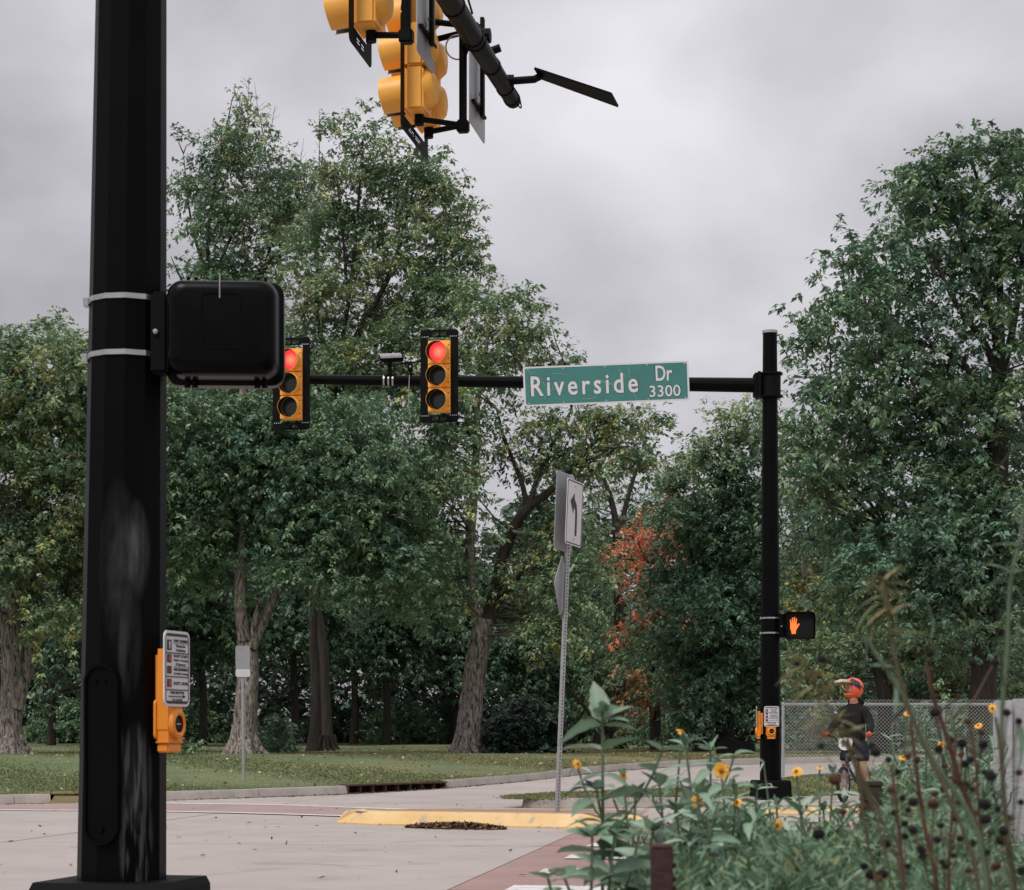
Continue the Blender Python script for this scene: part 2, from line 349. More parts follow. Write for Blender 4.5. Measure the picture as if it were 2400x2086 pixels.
# hairline cracks and rubber marks on the concrete
random.seed(3)
for k, (cx_, cy_) in enumerate(((-4.3, 19.5), (-2.2, 17.0), (-1.2, 20.4), (-5.2, 24.0), (-0.3, 18.6), (-2.9, 15.2), (2.4, 21.0))):
    p = Vector((cx_, cy_, 0.0045)); a = random.uniform(-.35, .35); P_ = [p.copy()]
    for _ in range(9): a += random.uniform(-.35, .35); p = p + Vector((math.cos(a) * .13, math.sin(a) * .3, 0)); P_.append(p.copy())
    n = len(P_); w_ = [random.uniform(.004, .011) for _ in P_]; mb = MB()
    mb.add([(q.x, q.y - w, q.z) for q, w in zip(P_, w_)] + [(q.x, q.y + w, q.z) for q, w in zip(P_, w_)], [(i, i + 1, n + i + 1, n + i) for i in range(n - 1)]); mb.build('crack', 'joint', road)
random.seed(7)
# far crossing: red band between two white lines
up_ = [(-22, 31.9), (-9, 31.9), (-5.5, 31.7), (-3.6, 31.0), (-0.93, 28.6), (0.6, 27.4)]
lo_ = [(-22, 28.9), (-9, 28.8), (-5.6, 28.4), (-3.9, 27.7), (-2.0, 26.4), (-0.6, 25.4)]
def band(A, B, z, m, name):
    n = len(A); vs = [(x, y, h(y) + z) for x, y in A] + [(x, y, h(y) + z) for x, y in B]
    MB().add(vs, [(i, i + 1, n + i + 1, n + i) for i in range(n - 1)]).build(name, m, road)
band(up_, lo_, 0.007, 'faded_red', 'crosswalk_band')
band(up_, [(x, y - 0.28) for x, y in up_], 0.011, 'line_paint', 'crosswalk_line')
band([(x, y + 0.28) for x, y in lo_], lo_, 0.011, 'line_paint', 'crosswalk_line')

# kerbs, laid as separate sections along a line
def resample(P, step):
    P = [Vector(p) for p in P]; out = [P[0]]; acc = 0
    S = [0]
    for a, b in zip(P, P[1:]): S.append(S[-1] + (b - a).length)
    n = max(2, round(S[-1] / step))
    res = []
    for k in range(n + 1):
        s = S[-1] * k / n; i = max(j for j in range(len(S)) if S[j] <= s + 1e-9); i = min(i, len(P) - 2)
        res.append(P[i].lerp(P[i + 1], (s - S[i]) / max(1e-9, S[i + 1] - S[i])))
    return res
def smooth_line(P, it=2):
    P = [Vector(p) for p in P]
    for _ in range(it):
        Q = [P[0]]
        for a, b in zip(P, P[1:]): Q += [a.lerp(b, .25), a.lerp(b, .75)]
        P = Q + [P[-1]]
    return P
def kerb_run(parent, P, side, height=0.15, width=0.17, step=2.4, m='kerb_concrete', slope=0.05, name='kerb_section'):
    pts = resample(P, step / 4); seg = 4
    for k in range(0, len(pts) - 1, seg):
        q = pts[k:k + seg + 1]
        if len(q) < 2: break
        prof = [(0, -0.1), (0, 0.02), (slope * 0.7, height - 0.03), (slope, height), (width, height + 0.004), (width, -0.1)]
        vs = []; dzz = random.uniform(-.004, .004)
        for i, p in enumerate(q):
            t = (q[min(i + 1, len(q) - 1)] - q[max(i - 1, 0)]); t.z = 0; t.normalize(); nrm = Vector((-t.y, t.x, 0)) * side
            pp = p + t * (0.006 if i == 0 else -0.006 if i == len(q) - 1 else 0)
            for a, b in prof: vs.append((pp.x + nrm.x * a, pp.y + nrm.y * a, h(pp.y) + b + dzz))
        n = len(prof); fs = []
        for i in range(len(q) - 1):
            for j in range(n): fs.append((i * n + j, i * n + (j + 1) % n, (i + 1) * n + (j + 1) % n, (i + 1) * n + j))
        fs += [tuple(range(n)), tuple(range((len(q) - 1) * n, len(q) * n))[::-1]]
        MB().add(vs, fs).build(name, m, parent)
KP = [(-700, 1890), (-300, 1888), (60, 1886), (388, 1877), (600, 1870), (816, 1862), (930, 1856), (1046, 1848), (1200, 1835), (1340, 1819), (1430, 1808), (1560, 1799), (1700, 1794), (1850, 1789), (2000, 1786), (2500, 1783)]
KW = smooth_line([G(x, y) for x, y in KP])
def cutline(P, xa, xb):                                     # piece of a line between two picture columns (as world bearings)
    out = []
    fx = lambda p: HX + p.x / p.y * F
    for a, b in zip(P, P[1:]):
        pa, pb = fx(a), fx(b)
        if pb < xa or pa > xb: continue
        ta = max(0, (xa - pa) / (pb - pa)); tb = min(1, (xb - pa) / (pb - pa))
        if not out: out.append(a.lerp(b, ta))
        out.append(a.lerp(b, tb))
    return out
kerb = empty('kerb', (0, 0, 0)); kerb['kind'] = 'structure'
kerb_run(kerb, cutline(KW, -700, 120), 1)
kerb_run(kerb, cutline(KW, 300, 815), 1)
kerb_run(kerb, cutline(KW, 1047, 2490), 1)
# ramp in the gap of the kerb
rp_ = cutline(KW, 120, 300)
mb = MB(); n = len(rp_)
vs = [(p.x, p.y - 0.12, h(p.y) + 0.006) for p in rp_] + [(p.x, p.y + 0.3, h(p.y) + 0.152) for p in rp_]
mb.add(vs, [(i, i + 1, n + i + 1, n + i) for i in range(n - 1)]); mb.build('kerb_ramp', 'dry_grass', kerb)
# lawn across the street: fans out from the kerb line
LK = resample(KW, 0.8)
def fan(name, line, m, ymax, parent=None, nj=40, up=0.142, back=0.16, **kw):
    vs = []; n = len(line)
    for j in range(nj + 1):
        for i, p in enumerate(line):
            y = (p.y + back) * (1 - (j / nj) ** 2) + ymax * (j / nj) ** 2; x = p.x / p.y * y
            vs.append((x, y, h(y) + up + (0.02 * math.sin(x * 0.9 + y * .5) * min(1, j / 3))))
    fs = [(j * n + i, j * n + i + 1, (j + 1) * n + i + 1, (j + 1) * n + i) for j in range(nj) for i in range(n - 1)]
    return MB().add(vs, fs).build(name, m, parent, smooth=True, **kw)
fan('lawn', LK, 'lawn', 170, kind='structure')
dry = [p for p in LK if -20 < HX + p.x / p.y * F < 215]
mb = MB(); n = len(dry); vs = []
for k, w in enumerate((0.17, 0.7, 1.3)):
    for i, p in enumerate(dry): vs.append((p.x, p.y + w * (0.6 + 0.4 * math.sin(i * 1.7 + k)) + 0.15, h(p.y) + (0.155, 0.175, 0.15)[k]))
mb.add(vs, [(k * n + i, k * n + i + 1, (k + 1) * n + i + 1, (k + 1) * n + i) for k in range(2) for i in range(n - 1)])
mb.build('dry_turf_strip', 'dry_grass', kind='structure')

# storm drain inlet set into the kerb
da = cutline(KW, 816, 1046); d0 = da[0]; d1 = da[-1]; dv = (d1 - d0); dl = Vector((dv.x, dv.y, 0)).length
inlet = empty('storm_drain', (d0.x, d0.y, h(d0.y)), math.atan2(dv.y, dv.x), 'rusty cast iron storm drain inlet with square openings in the kerb', 'drain')
nop = 8; w = dl / nop; hh = 0.17
mb = MB(); mb.box((dl / 2, 0.10, hh - 0.012), (dl, 0.26, 0.03), bev=0.006); mb.box((dl / 2, 0.03, 0.012), (dl, 0.05, 0.03)); mb.build('frame', 'rust', inlet)
for k in range(nop + 1):
    mb = MB(); x = min(max(k * w, 0.02), dl - 0.02); mb.box((x, 0.035, hh / 2), (0.035, 0.06, hh - 0.03), bev=0.006); mb.box((x, 0.075, hh / 2), (0.02, 0.05, hh - 0.06)); mb.build('bar', 'rust', inlet)
mb = MB(); mb.box((dl / 2, 0.14, hh / 2 - 0.01), (dl - 0.02, 0.02, hh - 0.02)); mb.build('dark_well', 'void', inlet)

# corner with grass on the right, round which the side road bends
CP = [(1222, 1893), (1236, 1884), (1300, 1877), (1540, 1868), (1730, 1856), (1830, 1836), (1990, 1825), (2500, 1818)]
CW = smooth_line([G(x, y) for x, y in CP])
FP = [(1222, 1893), (1300, 1896), (1600, 1893), (1900, 1890), (2500, 1886)]
FW = smooth_line([G(x, y) for x, y in FP])
corner = empty('corner_kerb', (0, 0, 0)); corner['kind'] = 'structure'
kerb_run(corner, CW, -1, step=2.2); kerb_run(corner, FW, 1, step=2.2)
A = resample(CW, 0.6); B = resample(FW, 0.6); n = 30
A = [A[int(i * (len(A) - 1) / n)] for i in range(n + 1)]; B = [B[int(i * (len(B) - 1) / n)] for i in range(n + 1)]
vs = []
for j in range(7):
    for i in range(n + 1):
        p = B[i].lerp(A[i], 0.02 + 0.96 * j / 6); vs.append((p.x, p.y, h(p.y) + 0.13 + 0.035 * math.sin(math.pi * j / 6)))
MB().add(vs, [(j * (n + 1) + i, j * (n + 1) + i + 1, (j + 1) * (n + 1) + i + 1, (j + 1) * (n + 1) + i) for j in range(6) for i in range(n)]).build('corner_lawn', 'lawn', smooth=True, kind='structure')
# pavement pad the rider stands on, with a yellow kerb
pad = empty('pavement', (0, 0, 0)); pad['kind'] = 'structure'
for k in range(5):
    x0 = 3.0 + k * 1.5; mb = MB(); mb.box((x0 + 0.74, 28.35, 0.06), (1.485, 2.05, 0.14), bev=0.008); mb.build('paving_slab', 'kerb_concrete', pad)
kerb_run(pad, [Vector((2.9, 27.25, 0)), Vector((11, 27.25, 0))], 1, height=0.13, m='yellow_paint', name='painted_kerb', slope=0.1, width=0.2)

# traffic island: yellow kerb round a red concrete top
isl = empty('traffic_island', (0, 0, 0)); isl['kind'] = 'structure'
IP = [(1500, 1946), (1250, 1941), (1000, 1936), (830, 1934), (788, 1930)]
IW = [G(x, y) for x, y in IP]
IF = smooth_line(IW)
kerb_run(isl, IF[::-1] if False else IF, -1, height=0.16, width=0.3, slope=0.16, step=3.2, m='yellow_paint', name='painted_kerb')
back = [Vector((p.x + (0.15 if i < 2 else 0.35), p.y + (2.2 if i < 2 else 1.9 if i < 3 else 1.0), 0)) for i, p in enumerate(IW)]
endp = IF[-1]
kerb_run(isl, smooth_line([endp, endp + Vector((-0.02, 0.45, 0)), back[-1], back[-2], back[-3], back[0]]), -1, height=0.16, width=0.3, slope=0.16, step=3.2, m='yellow_paint', name='painted_kerb')
tp = [(p.x + 0.02, p.y + 0.27, 0.152) for p in IF[::2]] + [(p.x + 0.1, p.y - 0.25, 0.152) for p in back[::-1]]
sheet('island_top', tp, 'red_concrete', isl)

# ------------------------------------------------------------------ signal poles
NP = Vector(((285 - HX) / 575, F / 575, 0)); FPOLE = Vector(((1806 - HX) / 155, F / 155, 0.0))
AE = Vector((0.01, 16.7, 6.37)); 
def ngon_pole(mb, x, y, z0, z1, r0, r1, n=12, lean=(0, 0), ph=0.13):
    mb.tube([(x, y, z0), (x + lean[0], y + lean[1], z1)], [r0, r1], n, ph=ph)
def base_box(mb, half, z1, rot):
    M = Matrix.Rotation(rot, 4, 'Z')
    vs = []
    for z, s in ((0, half * 1.06), (z1 - 0.03, half), (z1, half - 0.012)):
        vs += [(-s, -s, z), (s, -s, z), (s, s, z), (-s, s, z)]
    fs = [(0, 1, 5, 4), (1, 2, 6, 5), (2, 3, 7, 6), (3, 0, 4, 7), (4, 5, 9, 8), (5, 6, 10, 9), (6, 7, 11, 10), (7, 4, 8, 11), (8, 9, 10, 11), (3, 2, 1, 0)]
    mb.add(vs, fs, M)
def arm_mesh(mb, a, b, r0, r1, n=12, joints=()):
    mb.tube([a.lerp(b, t) for t in (0, .25, .5, .75, 1)], [r0 + (r1 - r0) * t for t in (0, .25, .5, .75, 1)], n)
    d = (b - a).normalized()
# near pole
nzb = CH + (HY - 2060) / 575
np_ = empty('signal_pole', NP, 0, 'huge black signal pole in the left foreground with mast arm overhead', 'signal pole')
mb = MB(); ngon_pole(mb, 0, 0, nzb - 0.04, 7.4, 0.180, 0.108, 12, (0.039 * 6.9 / 3.6, 0)); mb.build('pole', 'scuffed_black', np_)
mb = MB(); base_box(mb, 0.275, nzb, R(-13)); mb.build('base', 'black_matte', np_)
mb = MB(); mb.lathe([(0.12, 0), (0.135, 0.02), (0.12, 0.06)], 12, Matrix.Translation((0.065, 0, 7.4)) @ Matrix.Rotation(R(90), 4, 'X')); mb.build('cap', 'black_matte', np_)
a_w = NP + Vector((0.10, 0.12, 6.1)); al = a_w - NP; ae = AE - NP
mb = MB(); arm_mesh(mb, al, ae, 0.128, 0.064); mb.build('mast_arm', 'black_paint', np_, smooth=True)
adir = (ae - al).normalized(); aaz = math.atan2(adir.x, adir.y)
for t in (0.30, 0.5, 0.715, 0.80, 0.812, 0.885, 0.955, 0.99):
    c = al.lerp(ae, t); r = 0.128 - 0.064 * t
    mb = MB(); mb.tube([c - adir * 0.02, c + adir * 0.02], r + 0.006, 16); mb.build('joint_ring', 'black_matte', np_, smooth=True)
mb = MB(); mb.lathe([(0.0, 0.0), (0.045, -0.004), (0.066, 0.012), (0.069, 0.05)], 18, Matrix.Translation(ae) @ Matrix.Rotation(-aaz, 4, 'Z') @ Matrix.Scale(-1, 4, (0, 1, 0)), cap=False); mb.build('end_cap', 'black_matte', np_, smooth=True)
# clamp where arm meets the pole
mb = MB(); mb.tube([(0.055, 0, 5.88), (0.055, 0, 6.32)], 0.155, 14); mb.box((0.11, 0.12, 6.1), (0.34, 0.1, 0.4), bev=0.01); mb.build('arm_clamp', 'black_matte', np_)
# hand hole cover
hz0 = CH + (HY - 1975) / 575; hz1 = CH + (HY - 1560) / 575; hxm = 0.0
mb = MB(); oc = rrect(0.145, hz1 - hz0, 0.072, 8); oi = rrect(0.125, hz1 - hz0 - 0.02, 0.062, 8)
Mh = Matrix.Translation((hxm, 0, (hz0 + hz1) / 2)) @ Matrix.Rotation(R(-14), 4, 'Z')
frame_ring(mb, oc, oi, -0.198, -0.12, Mh); hc = mb.build('hand_hole_rim', 'black_paint', np_, smooth=True)
mb = MB(); mb.prism(oi, -0.188, -0.13, Mh); hcv = mb.build('hand_hole_cover', 'black_paint', np_)
for dx, zz, r in ((0.0, hz0 + 0.062, 0.013), (-0.02, hz1 - 0.07, 0.006), (0.02, hz1 - 0.07, 0.006)):
    mb = MB(); mb.lathe([(0.0, -0.199), (r * 0.8, -0.199), (r, -0.192), (r, -0.17)], 10, Matrix.Translation((hxm + dx, 0, zz)) @ Matrix.Rotation(R(-14), 4, 'Z'), cap=False); mb.build('bolt', 'black_plastic', hcv, smooth=True)
# cable loops on the mast arm
def wire(parent, pts, r, m='black_matte', name='cable'):
    P = smooth_line([Vector(p) for p in pts], 3); mb = MB(); mb.tube(P, r, 6); return mb.build(name, m, parent, smooth=True)
def apt(t, dx=0, dy=0, dz=0): return al.lerp(ae, t) + Vector((dx, dy, dz))
loop = [U(1070, 104, 15.3) - NP + Vector((0.085 * math.cos(a), 0.02 * a, 0.085 * math.sin(a))) for a in np.linspace(0.6, 6.6, 14)]
wire(np_, loop, 0.006, 'galvanised')
wire(np_, [apt(0.62, 0.02, 0, 0.06), apt(0.68, 0.18, 0, 0.10), apt(0.70, 0.33, 0, 0.2), apt(0.70, 0.36, 0, 0.36), apt(0.69, 0.27, 0, 0.5)], 0.007)
wire(np_, [apt(0.55, 0.06, 0, 0.09), apt(0.63, 0.16, 0, 0.10), apt(0.72, 0.10, 0, 0.05), apt(0.76, 0.06, 0, 0.07)], 0.008)
wire(np_, [apt(0.94, 0.03, 0, 0.03), apt(0.96, 0.10, 0, -0.02), apt(0.985, 0.10, 0, -0.12), apt(0.975, 0.05, 0, -0.06)], 0.006)

# far pole
fp = empty('signal_pole', FPOLE, 0, 'black signal pole on the far corner carrying the street sign mast arm', 'signal pole')
mb = MB(); ngon_pole(mb, 0, 0, 0.38, CH + (HY - 777) / 155, 0.165, 0.108, 14, (-0.01, 0)); mb.build('pole', 'black_paint', fp, smooth=True, auto=20)
mb = MB(); base_box(mb, 0.25, 0.40, R(8)); mb.build('base', 'black_matte', fp)
ztop = CH + (HY - 777) / 155
mb = MB(); mb.tube([(-0.01, 0, ztop - 0.03), (-0.01, 0, ztop + 0.012)], 0.116, 16); mb.build('cap', 'galvanised', fp)
az = CH + (HY - 903) / 155
f0 = Vector((-0.14, 0, az)); f1 = Vector(((620 - 1806) / 152, 0.35, az + 0.16))
mb = MB(); arm_mesh(mb, f0, f1, 0.112, 0.068, 14); mb.build('mast_arm', 'black_paint', fp, smooth=True, auto=20)
mb = MB(); mb.tube([(0, 0, az - 0.19), (0, 0, az + 0.19)], 0.155, 16); mb.build('clamp_collar', 'black_matte', fp, smooth=True)
for s in (-1, 1):
    mb = MB(); mb.tube([(0, 0, az + s * 0.17 - 0.013), (0, 0, az + s * 0.17 + 0.013)], 0.185, 20); mb.build('clamp_flange', 'black_matte', fp, smooth=True)
mb = MB(); mb.box((-0.185, 0, az), (0.05, 0.3, 0.38), bev=0.008); mb.box((-0.235, 0, az), (0.04, 0.27, 0.34), bev=0.008); mb.build('clamp_plate', 'black_matte', fp)
for zz in (-0.13, 0.13):
    mb = MB(); mb.tube([(-0.27, -0.11, az + zz), (-0.15, -0.11, az + zz)], 0.016, 8); mb.build('bolt', 'black_matte', fp)
# ------------------------------------------------------------------ traffic signal heads (local: face to -Y, x right, z up)
SEC = 0.356
def visor(mb, r, ln, M, a0=-74, a1=254, n=26):             # open tunnel visor with a scooped lower edge
    vs = []; fs = []; th = 0.004
    for rr in (r, r - th):
        for k in range(n + 1):
            a = R(a0 + (a1 - a0) * k / n); cut = max(0.0, -math.sin(a)) ; l = ln * (1 - 0.16 * cut)
            vs.append((rr * math.cos(a), 0, rr * math.sin(a))); vs.append((rr * 0.98 * math.cos(a), -l, rr * 0.98 * math.sin(a) - 0.02))
    m = 2 * (n + 1)
    for k in range(n):
        fs.append((2 * k, 2 * k + 1, 2 * k + 3, 2 * k + 2)); fs.append((m + 2 * k, m + 2 * k + 2, m + 2 * k + 3, m + 2 * k + 1))
        fs.append((2 * k + 1, m + 2 * k + 1, m + 2 * k + 3, 2 * k + 3))
    fs.append((0, m, m + 1, 1)); fs.append((2 * n, 2 * n + 1, m + 2 * n + 1, m + 2 * n))
    o = len(fs); mb.add(vs, fs, M)
    for i in range(n): mb.mi[len(mb.mi) - o + 3 * i + 1] = 1    # inside of the tunnel is black
def signal_section(parent, x, z, lens='lens_dark', back=True, sub=True):
    M = Matrix.Translation((x, 0, z))
    mb = MB(); mb.box((0, 0.095, 0), (0.345, 0.15, SEC - 0.006), M, bev=0.018); mb.box((0, 0.008, 0), (0.34, 0.03, SEC - 0.012), M, bev=0.01)
    if back:
        mb.lathe([(0.165, 0.15), (0.163, 0.178), (0.115, 0.238), (0.075, 0.25), (0.0, 0.25)], 16, M @ Matrix.Translation((0, 0, 0.03)), cap=False)
    s = mb.build('signal_section', 'signal_yellow', parent, smooth=True, auto=35)
    mb = MB(); mb.lathe([(0.0, -0.016), (0.06, -0.0155), (0.12, -0.012), (0.148, -0.008)], 24, cap=False)
    link('lens', mb.mesh('lens', lens, True), s, loc=(x, 0, z))
    mb = MB(); visor(mb, 0.158, 0.205, M @ Matrix.Translation((0, -0.005, 0))); mb.build('visor', ['signal_yellow', 'visor_black'], s, smooth=True)
    for sx, sz in ((0.145, -0.1), (0.145, 0.1)):
        mb = MB(); mb.lathe([(0.0, -0.014), (0.008, -0.012), (0.009, 0)], 8, Matrix.Translation((x + sx, 0, z + sz)), cap=False); mb.build('latch', 'black_matte', s)
    return s
def backplate(parent, x0, x1, z0, z1, bw, m='black_matte', inner=None):
    cx, cz = (x0 + x1) / 2, (z0 + z1) / 2
    mb = MB(); M = Matrix.Translation((cx, 0, cz))
    W, H = x1 - x0, z1 - z0; r = 0.04; th = (0.018, 0.024)
    # four bars; the end bars are broken by louvre slots
    iw, ih = W - 2 * bw, H - 2 * bw
    for s in (-1, 1):
        for q in (-1, 1):
            px0 = q * W / 2
            mb.prism([(px0, s * (H / 2 - r)), (px0 - q * r * 0.3, s * (H / 2 - r * 0.3)), (px0 - q * r, s * H / 2), (q * iw * 0.30, s * H / 2), (q * iw * 0.30, s * ih / 2), (px0, s * ih / 2)][::1 if s * q > 0 else -1], th[0], th[1], M)
        mb.box((0, 0.021, s * (H / 2 - 0.018)), (iw * 0.6, 0.006, 0.036), M); mb.box((0, 0.021, s * (ih / 2 + 0.012)), (iw * 0.6, 0.006, 0.024), M)
        mb.box((0, 0.021, s * (H / 2 - bw / 2)), (0.03, 0.006, bw), M)
        for q in (-1, 1):
            for k in range(3):
                zz = s * (ih / 2 + 0.024 + (bw - 0.06) * (k + 0.5) / 3)
                mb.box((q * (iw * 0.15 + 0.008), 0.021, zz), (iw * 0.3 - 0.015, 0.004, 0.010), M @ Matrix.Identity(4))
        mb.box((s * (W / 2 - bw / 2), 0.021, 0), (bw, 0.006, ih), M)
    return mb.build('backplate', m, parent)
def bracket(mb, z, ybk, xs=(0.0,)):
    pass
# far heads
def far_head(pxx, pyc, d, yaw, label, tilt=0):
    c = U(pxx, pyc, d)
    e = empty('traffic_light', (c.x, c.y, c.z - 1.5 * SEC), yaw, label, 'traffic light', 'signal heads showing red on the far mast arm')
    for k in range(3): signal_section(e, 0, SEC * (k + 0.5), 'lens_red' if k == 2 else 'lens_dark')
    backplate(e, -0.29, 0.29, -0.16, 3 * SEC + 0.16, 0.115)
    for dz in (-0.055, 3 * SEC + 0.055):
        for q in (-1, 1):
            for i in range(4):
                mb = MB(); mb.lathe([(0, 0.010), (0.007, 0.011), (0.007, 0.018)], 6, Matrix.Translation((q * (0.17 + 0.03 * i), 0, dz)), cap=False); mb.build('rivet_or_sky_dot', 'white_plastic', e)  # white discs paint the sky seen through holes in the backplate
    mb = MB(); mb.tube([(0, 0.2, -0.03), (0, 0.34, -0.03)], 0.02, 8); mb.tube([(0, 0.2, 3 * SEC + 0.03), (0, 0.34, 3 * SEC + 0.03)], 0.02, 8)
    mb.tube([(0, 0.34, -0.05), (0, 0.34, 3 * SEC + 0.05)], 0.025, 8); mb.box((0, 0.42, 1.5 * SEC + 0.05), (0.12, 0.14, 0.12)); mb.build('mounting_bracket', 'black_matte', e)
    return e
far_head(1029, 881, 29.9, R(-11), 'three-lens traffic light showing red, between camera and green street sign')
far_head(682, 899, 30.15, R(-9), 'three-lens traffic light showing red, partly hidden behind black pedestrian signal housing')

# near heads under the arm by the top of the photo; they face left
naz = -aaz + R(-90)
def head_frame(pxx, pyy, d, name, label):
    c = U(pxx, pyy, d); return empty(name, c, naz, label, 'traffic light'), c
# face frame: local -Y must point to world -X -> rotation about Z of -90 deg
def tube_bracket(e, ztop, ybk, zlow, xs):
    mb = MB(); mb.tube([(0, ybk, zlow), (0, ybk, ztop)], 0.033, 10); mb.build('bracket_tube', 'black_matte', e, smooth=True)
    for xx in xs:
        mb = MB(); mb.tube([(0, ybk, zlow + 0.03), (xx, 0.10, zlow + 0.045)], 0.024, 8); mb.tube([(xx, 0.10, zlow - 0.005), (xx, 0.10, zlow + 0.09)], 0.04, 8); mb.build('bracket_arm', 'black_matte', e)
    mb = MB(); mb.box((0, ybk, zlow + 0.02), (0.09, 0.1, 0.1), bev=0.012); mb.build('bracket_elbow', 'black_matte', e)
e1, c1 = head_frame(838, 83, 13.4, 'traffic_light', 'topmost yellow traffic light seen from the side, cut by the photo top')
for k in range(3): signal_section(e1, 0, SEC * (k + 0.5) + 0.02)
backplate(e1, -0.32, 0.32, -0.14, 3 * SEC + 0.18, 0.13)
tube_bracket(e1, 1.15, 0.36, -0.05, (0,))
mb = MB(); mb.tube([(0, 0.36, 0.9), (0, 0.55, 0.9)], 0.04, 8); mb.build('arm_clamp', 'black_matte', e1)
e2, c2 = head_frame(966, 293, 15.45, 'traffic_light', 'clustered yellow traffic light with two columns hanging below the near mast arm')
for col_, xx in enumerate((0.18, -0.18)):
    for k in range(2): signal_section(e2, xx, SEC * (k + 0.5) + 0.02)
signal_section(e2, 0, SEC * 2.5 + 0.02)
backplate(e2, -0.5, 0.5, -0.16, 2 * SEC + 0.06, 0.12)
mb = MB(); mb.prism([(-0.5, 2 * SEC + 0.07), (0.5, 2 * SEC + 0.07), (0.3, 3 * SEC + 0.18), (-0.3, 3 * SEC + 0.18)], 0.018, 0.024); mb.build('backplate', 'black_matte', e2)
tube_bracket(e2, 0.92, 0.43, -0.055, (0.18, -0.18))
mb = MB(); mb.tube([(0, 0.43, 0.80), (0.1, 0.12, 0.82)], 0.026, 8); mb.tube([(0, 0.43, 0.74), (-0.1, 0.12, 0.72)], 0.026, 8); mb.build('upper_bracket_arm', 'black_matte', e2)
mb = MB(); mb.box((0, 0.5, 0.70), (0.13, 0.16, 0.2), bev=0.015); mb.tube([(0, 0.5, 0.70), (0, 0.66, 0.70)], 0.06, 10); mb.build('arm_clamp', 'black_matte', e2)
e1.scale = e2.scale = (0.93,) * 3
# two flat regulatory plates on the arm, seen from behind
def arm_plate(pxx, pyy, d, w, hgt, label):
    c = U(pxx, pyy, d); e = empty('lane_sign', c, naz, label, 'sign', 'flat sign plates clamped under the near mast arm')
    mb = MB(); mb.prism([(x, z + hgt / 2) for x, z in rrect(w, hgt, 0.04)], -0.004, 0.004); mb.build('plate', 'sign_back', e)
    mb = MB(); mb.box((0.02, 0.05, hgt * 0.62), (0.06, 0.03, hgt * 0.95)); mb.build('rail', 'black_matte', e)
    for zz in (0.25, 0.35, 0.75):
        mb = MB(); mb.box((0.02, 0.035, hgt * zz), (0.16, 0.012, 0.02)); mb.build('strap', 'steel', e)
    mb = MB(); mb.box((0.02, 0.022, hgt * 0.22), (0.5, 0.03, 0.02)); mb.build('stiffener', 'black_matte', e)
    mb = MB(); mb.tube([(0.02, 0.06, hgt * 0.75), (0.02, 0.2, hgt * 0.8)], 0.035, 8); mb.build('arm_bracket', 'black_matte', e)
    return e
arm_plate(998, 150, 15.0, 0.61, 0.9, 'upper flat metal sign plate seen edge-on between traffic lights and mast arm')
arm_plate(1118, 312, 16.6, 0.66, 0.86, 'lower flat metal sign plate seen edge-on right of the clustered traffic light')
# flat dark panel on a bracket at the arm tip
pc = U(1260, 168, 16.3); pe = empty('flat_panel', pc, 0, 'thin dark flat panel on a short bracket beside the mast arm tip', 'panel')
q = [U(1253, 157, 16.2), U(1268, 181, 16.45), U(1450, 247, 16.45), U(1434, 217, 16.2)]
nn_ = (q[1] - q[0]).cross(q[3] - q[0]).normalized() * 0.018
mb = MB(); mb.add([p - pc for p in q] + [p - pc + nn_ for p in q], [(0, 1, 2, 3), (7, 6, 5, 4), (0, 4, 5, 1), (1, 5, 6, 2), (2, 6, 7, 3), (3, 7, 4, 0)]); mb.build('panel', 'panel_dark' if 'panel_dark' in MATS else 'black_matte', pe)
mb = MB(); ins = [a.lerp((q[0] + q[2]) / 2, 0.06) - pc - nn_.normalized() * 0.003 for a in q]; mb.add(ins + [p + nn_ * 0.3 for p in ins], [(0, 1, 2, 3), (7, 6, 5, 4), (0, 4, 5, 1), (1, 5, 6, 2), (2, 6, 7, 3), (3, 7, 4, 0)]); mb.build('panel_face', 'black_matte', pe)
b0 = U(1196, 190, 16.25) - pc; b1 = U(1252, 186, 16.25) - pc; b2 = U(1268, 172, 16.3) - pc
mb = MB(); mb.tube([b0, b0.lerp(b1, .5), b1, b1.lerp(b2, .6) + Vector((0.012, 0, -0.006)), b2], 0.03, 10); mb.build('bracket', 'black_matte', pe, smooth=True)
mb = MB(); mb.tube([b0 + Vector((-.06, 0, 0)), b0 + Vector((.03, 0, 0))], 0.05, 10); mb.build('clamp', 'black_matte', pe)

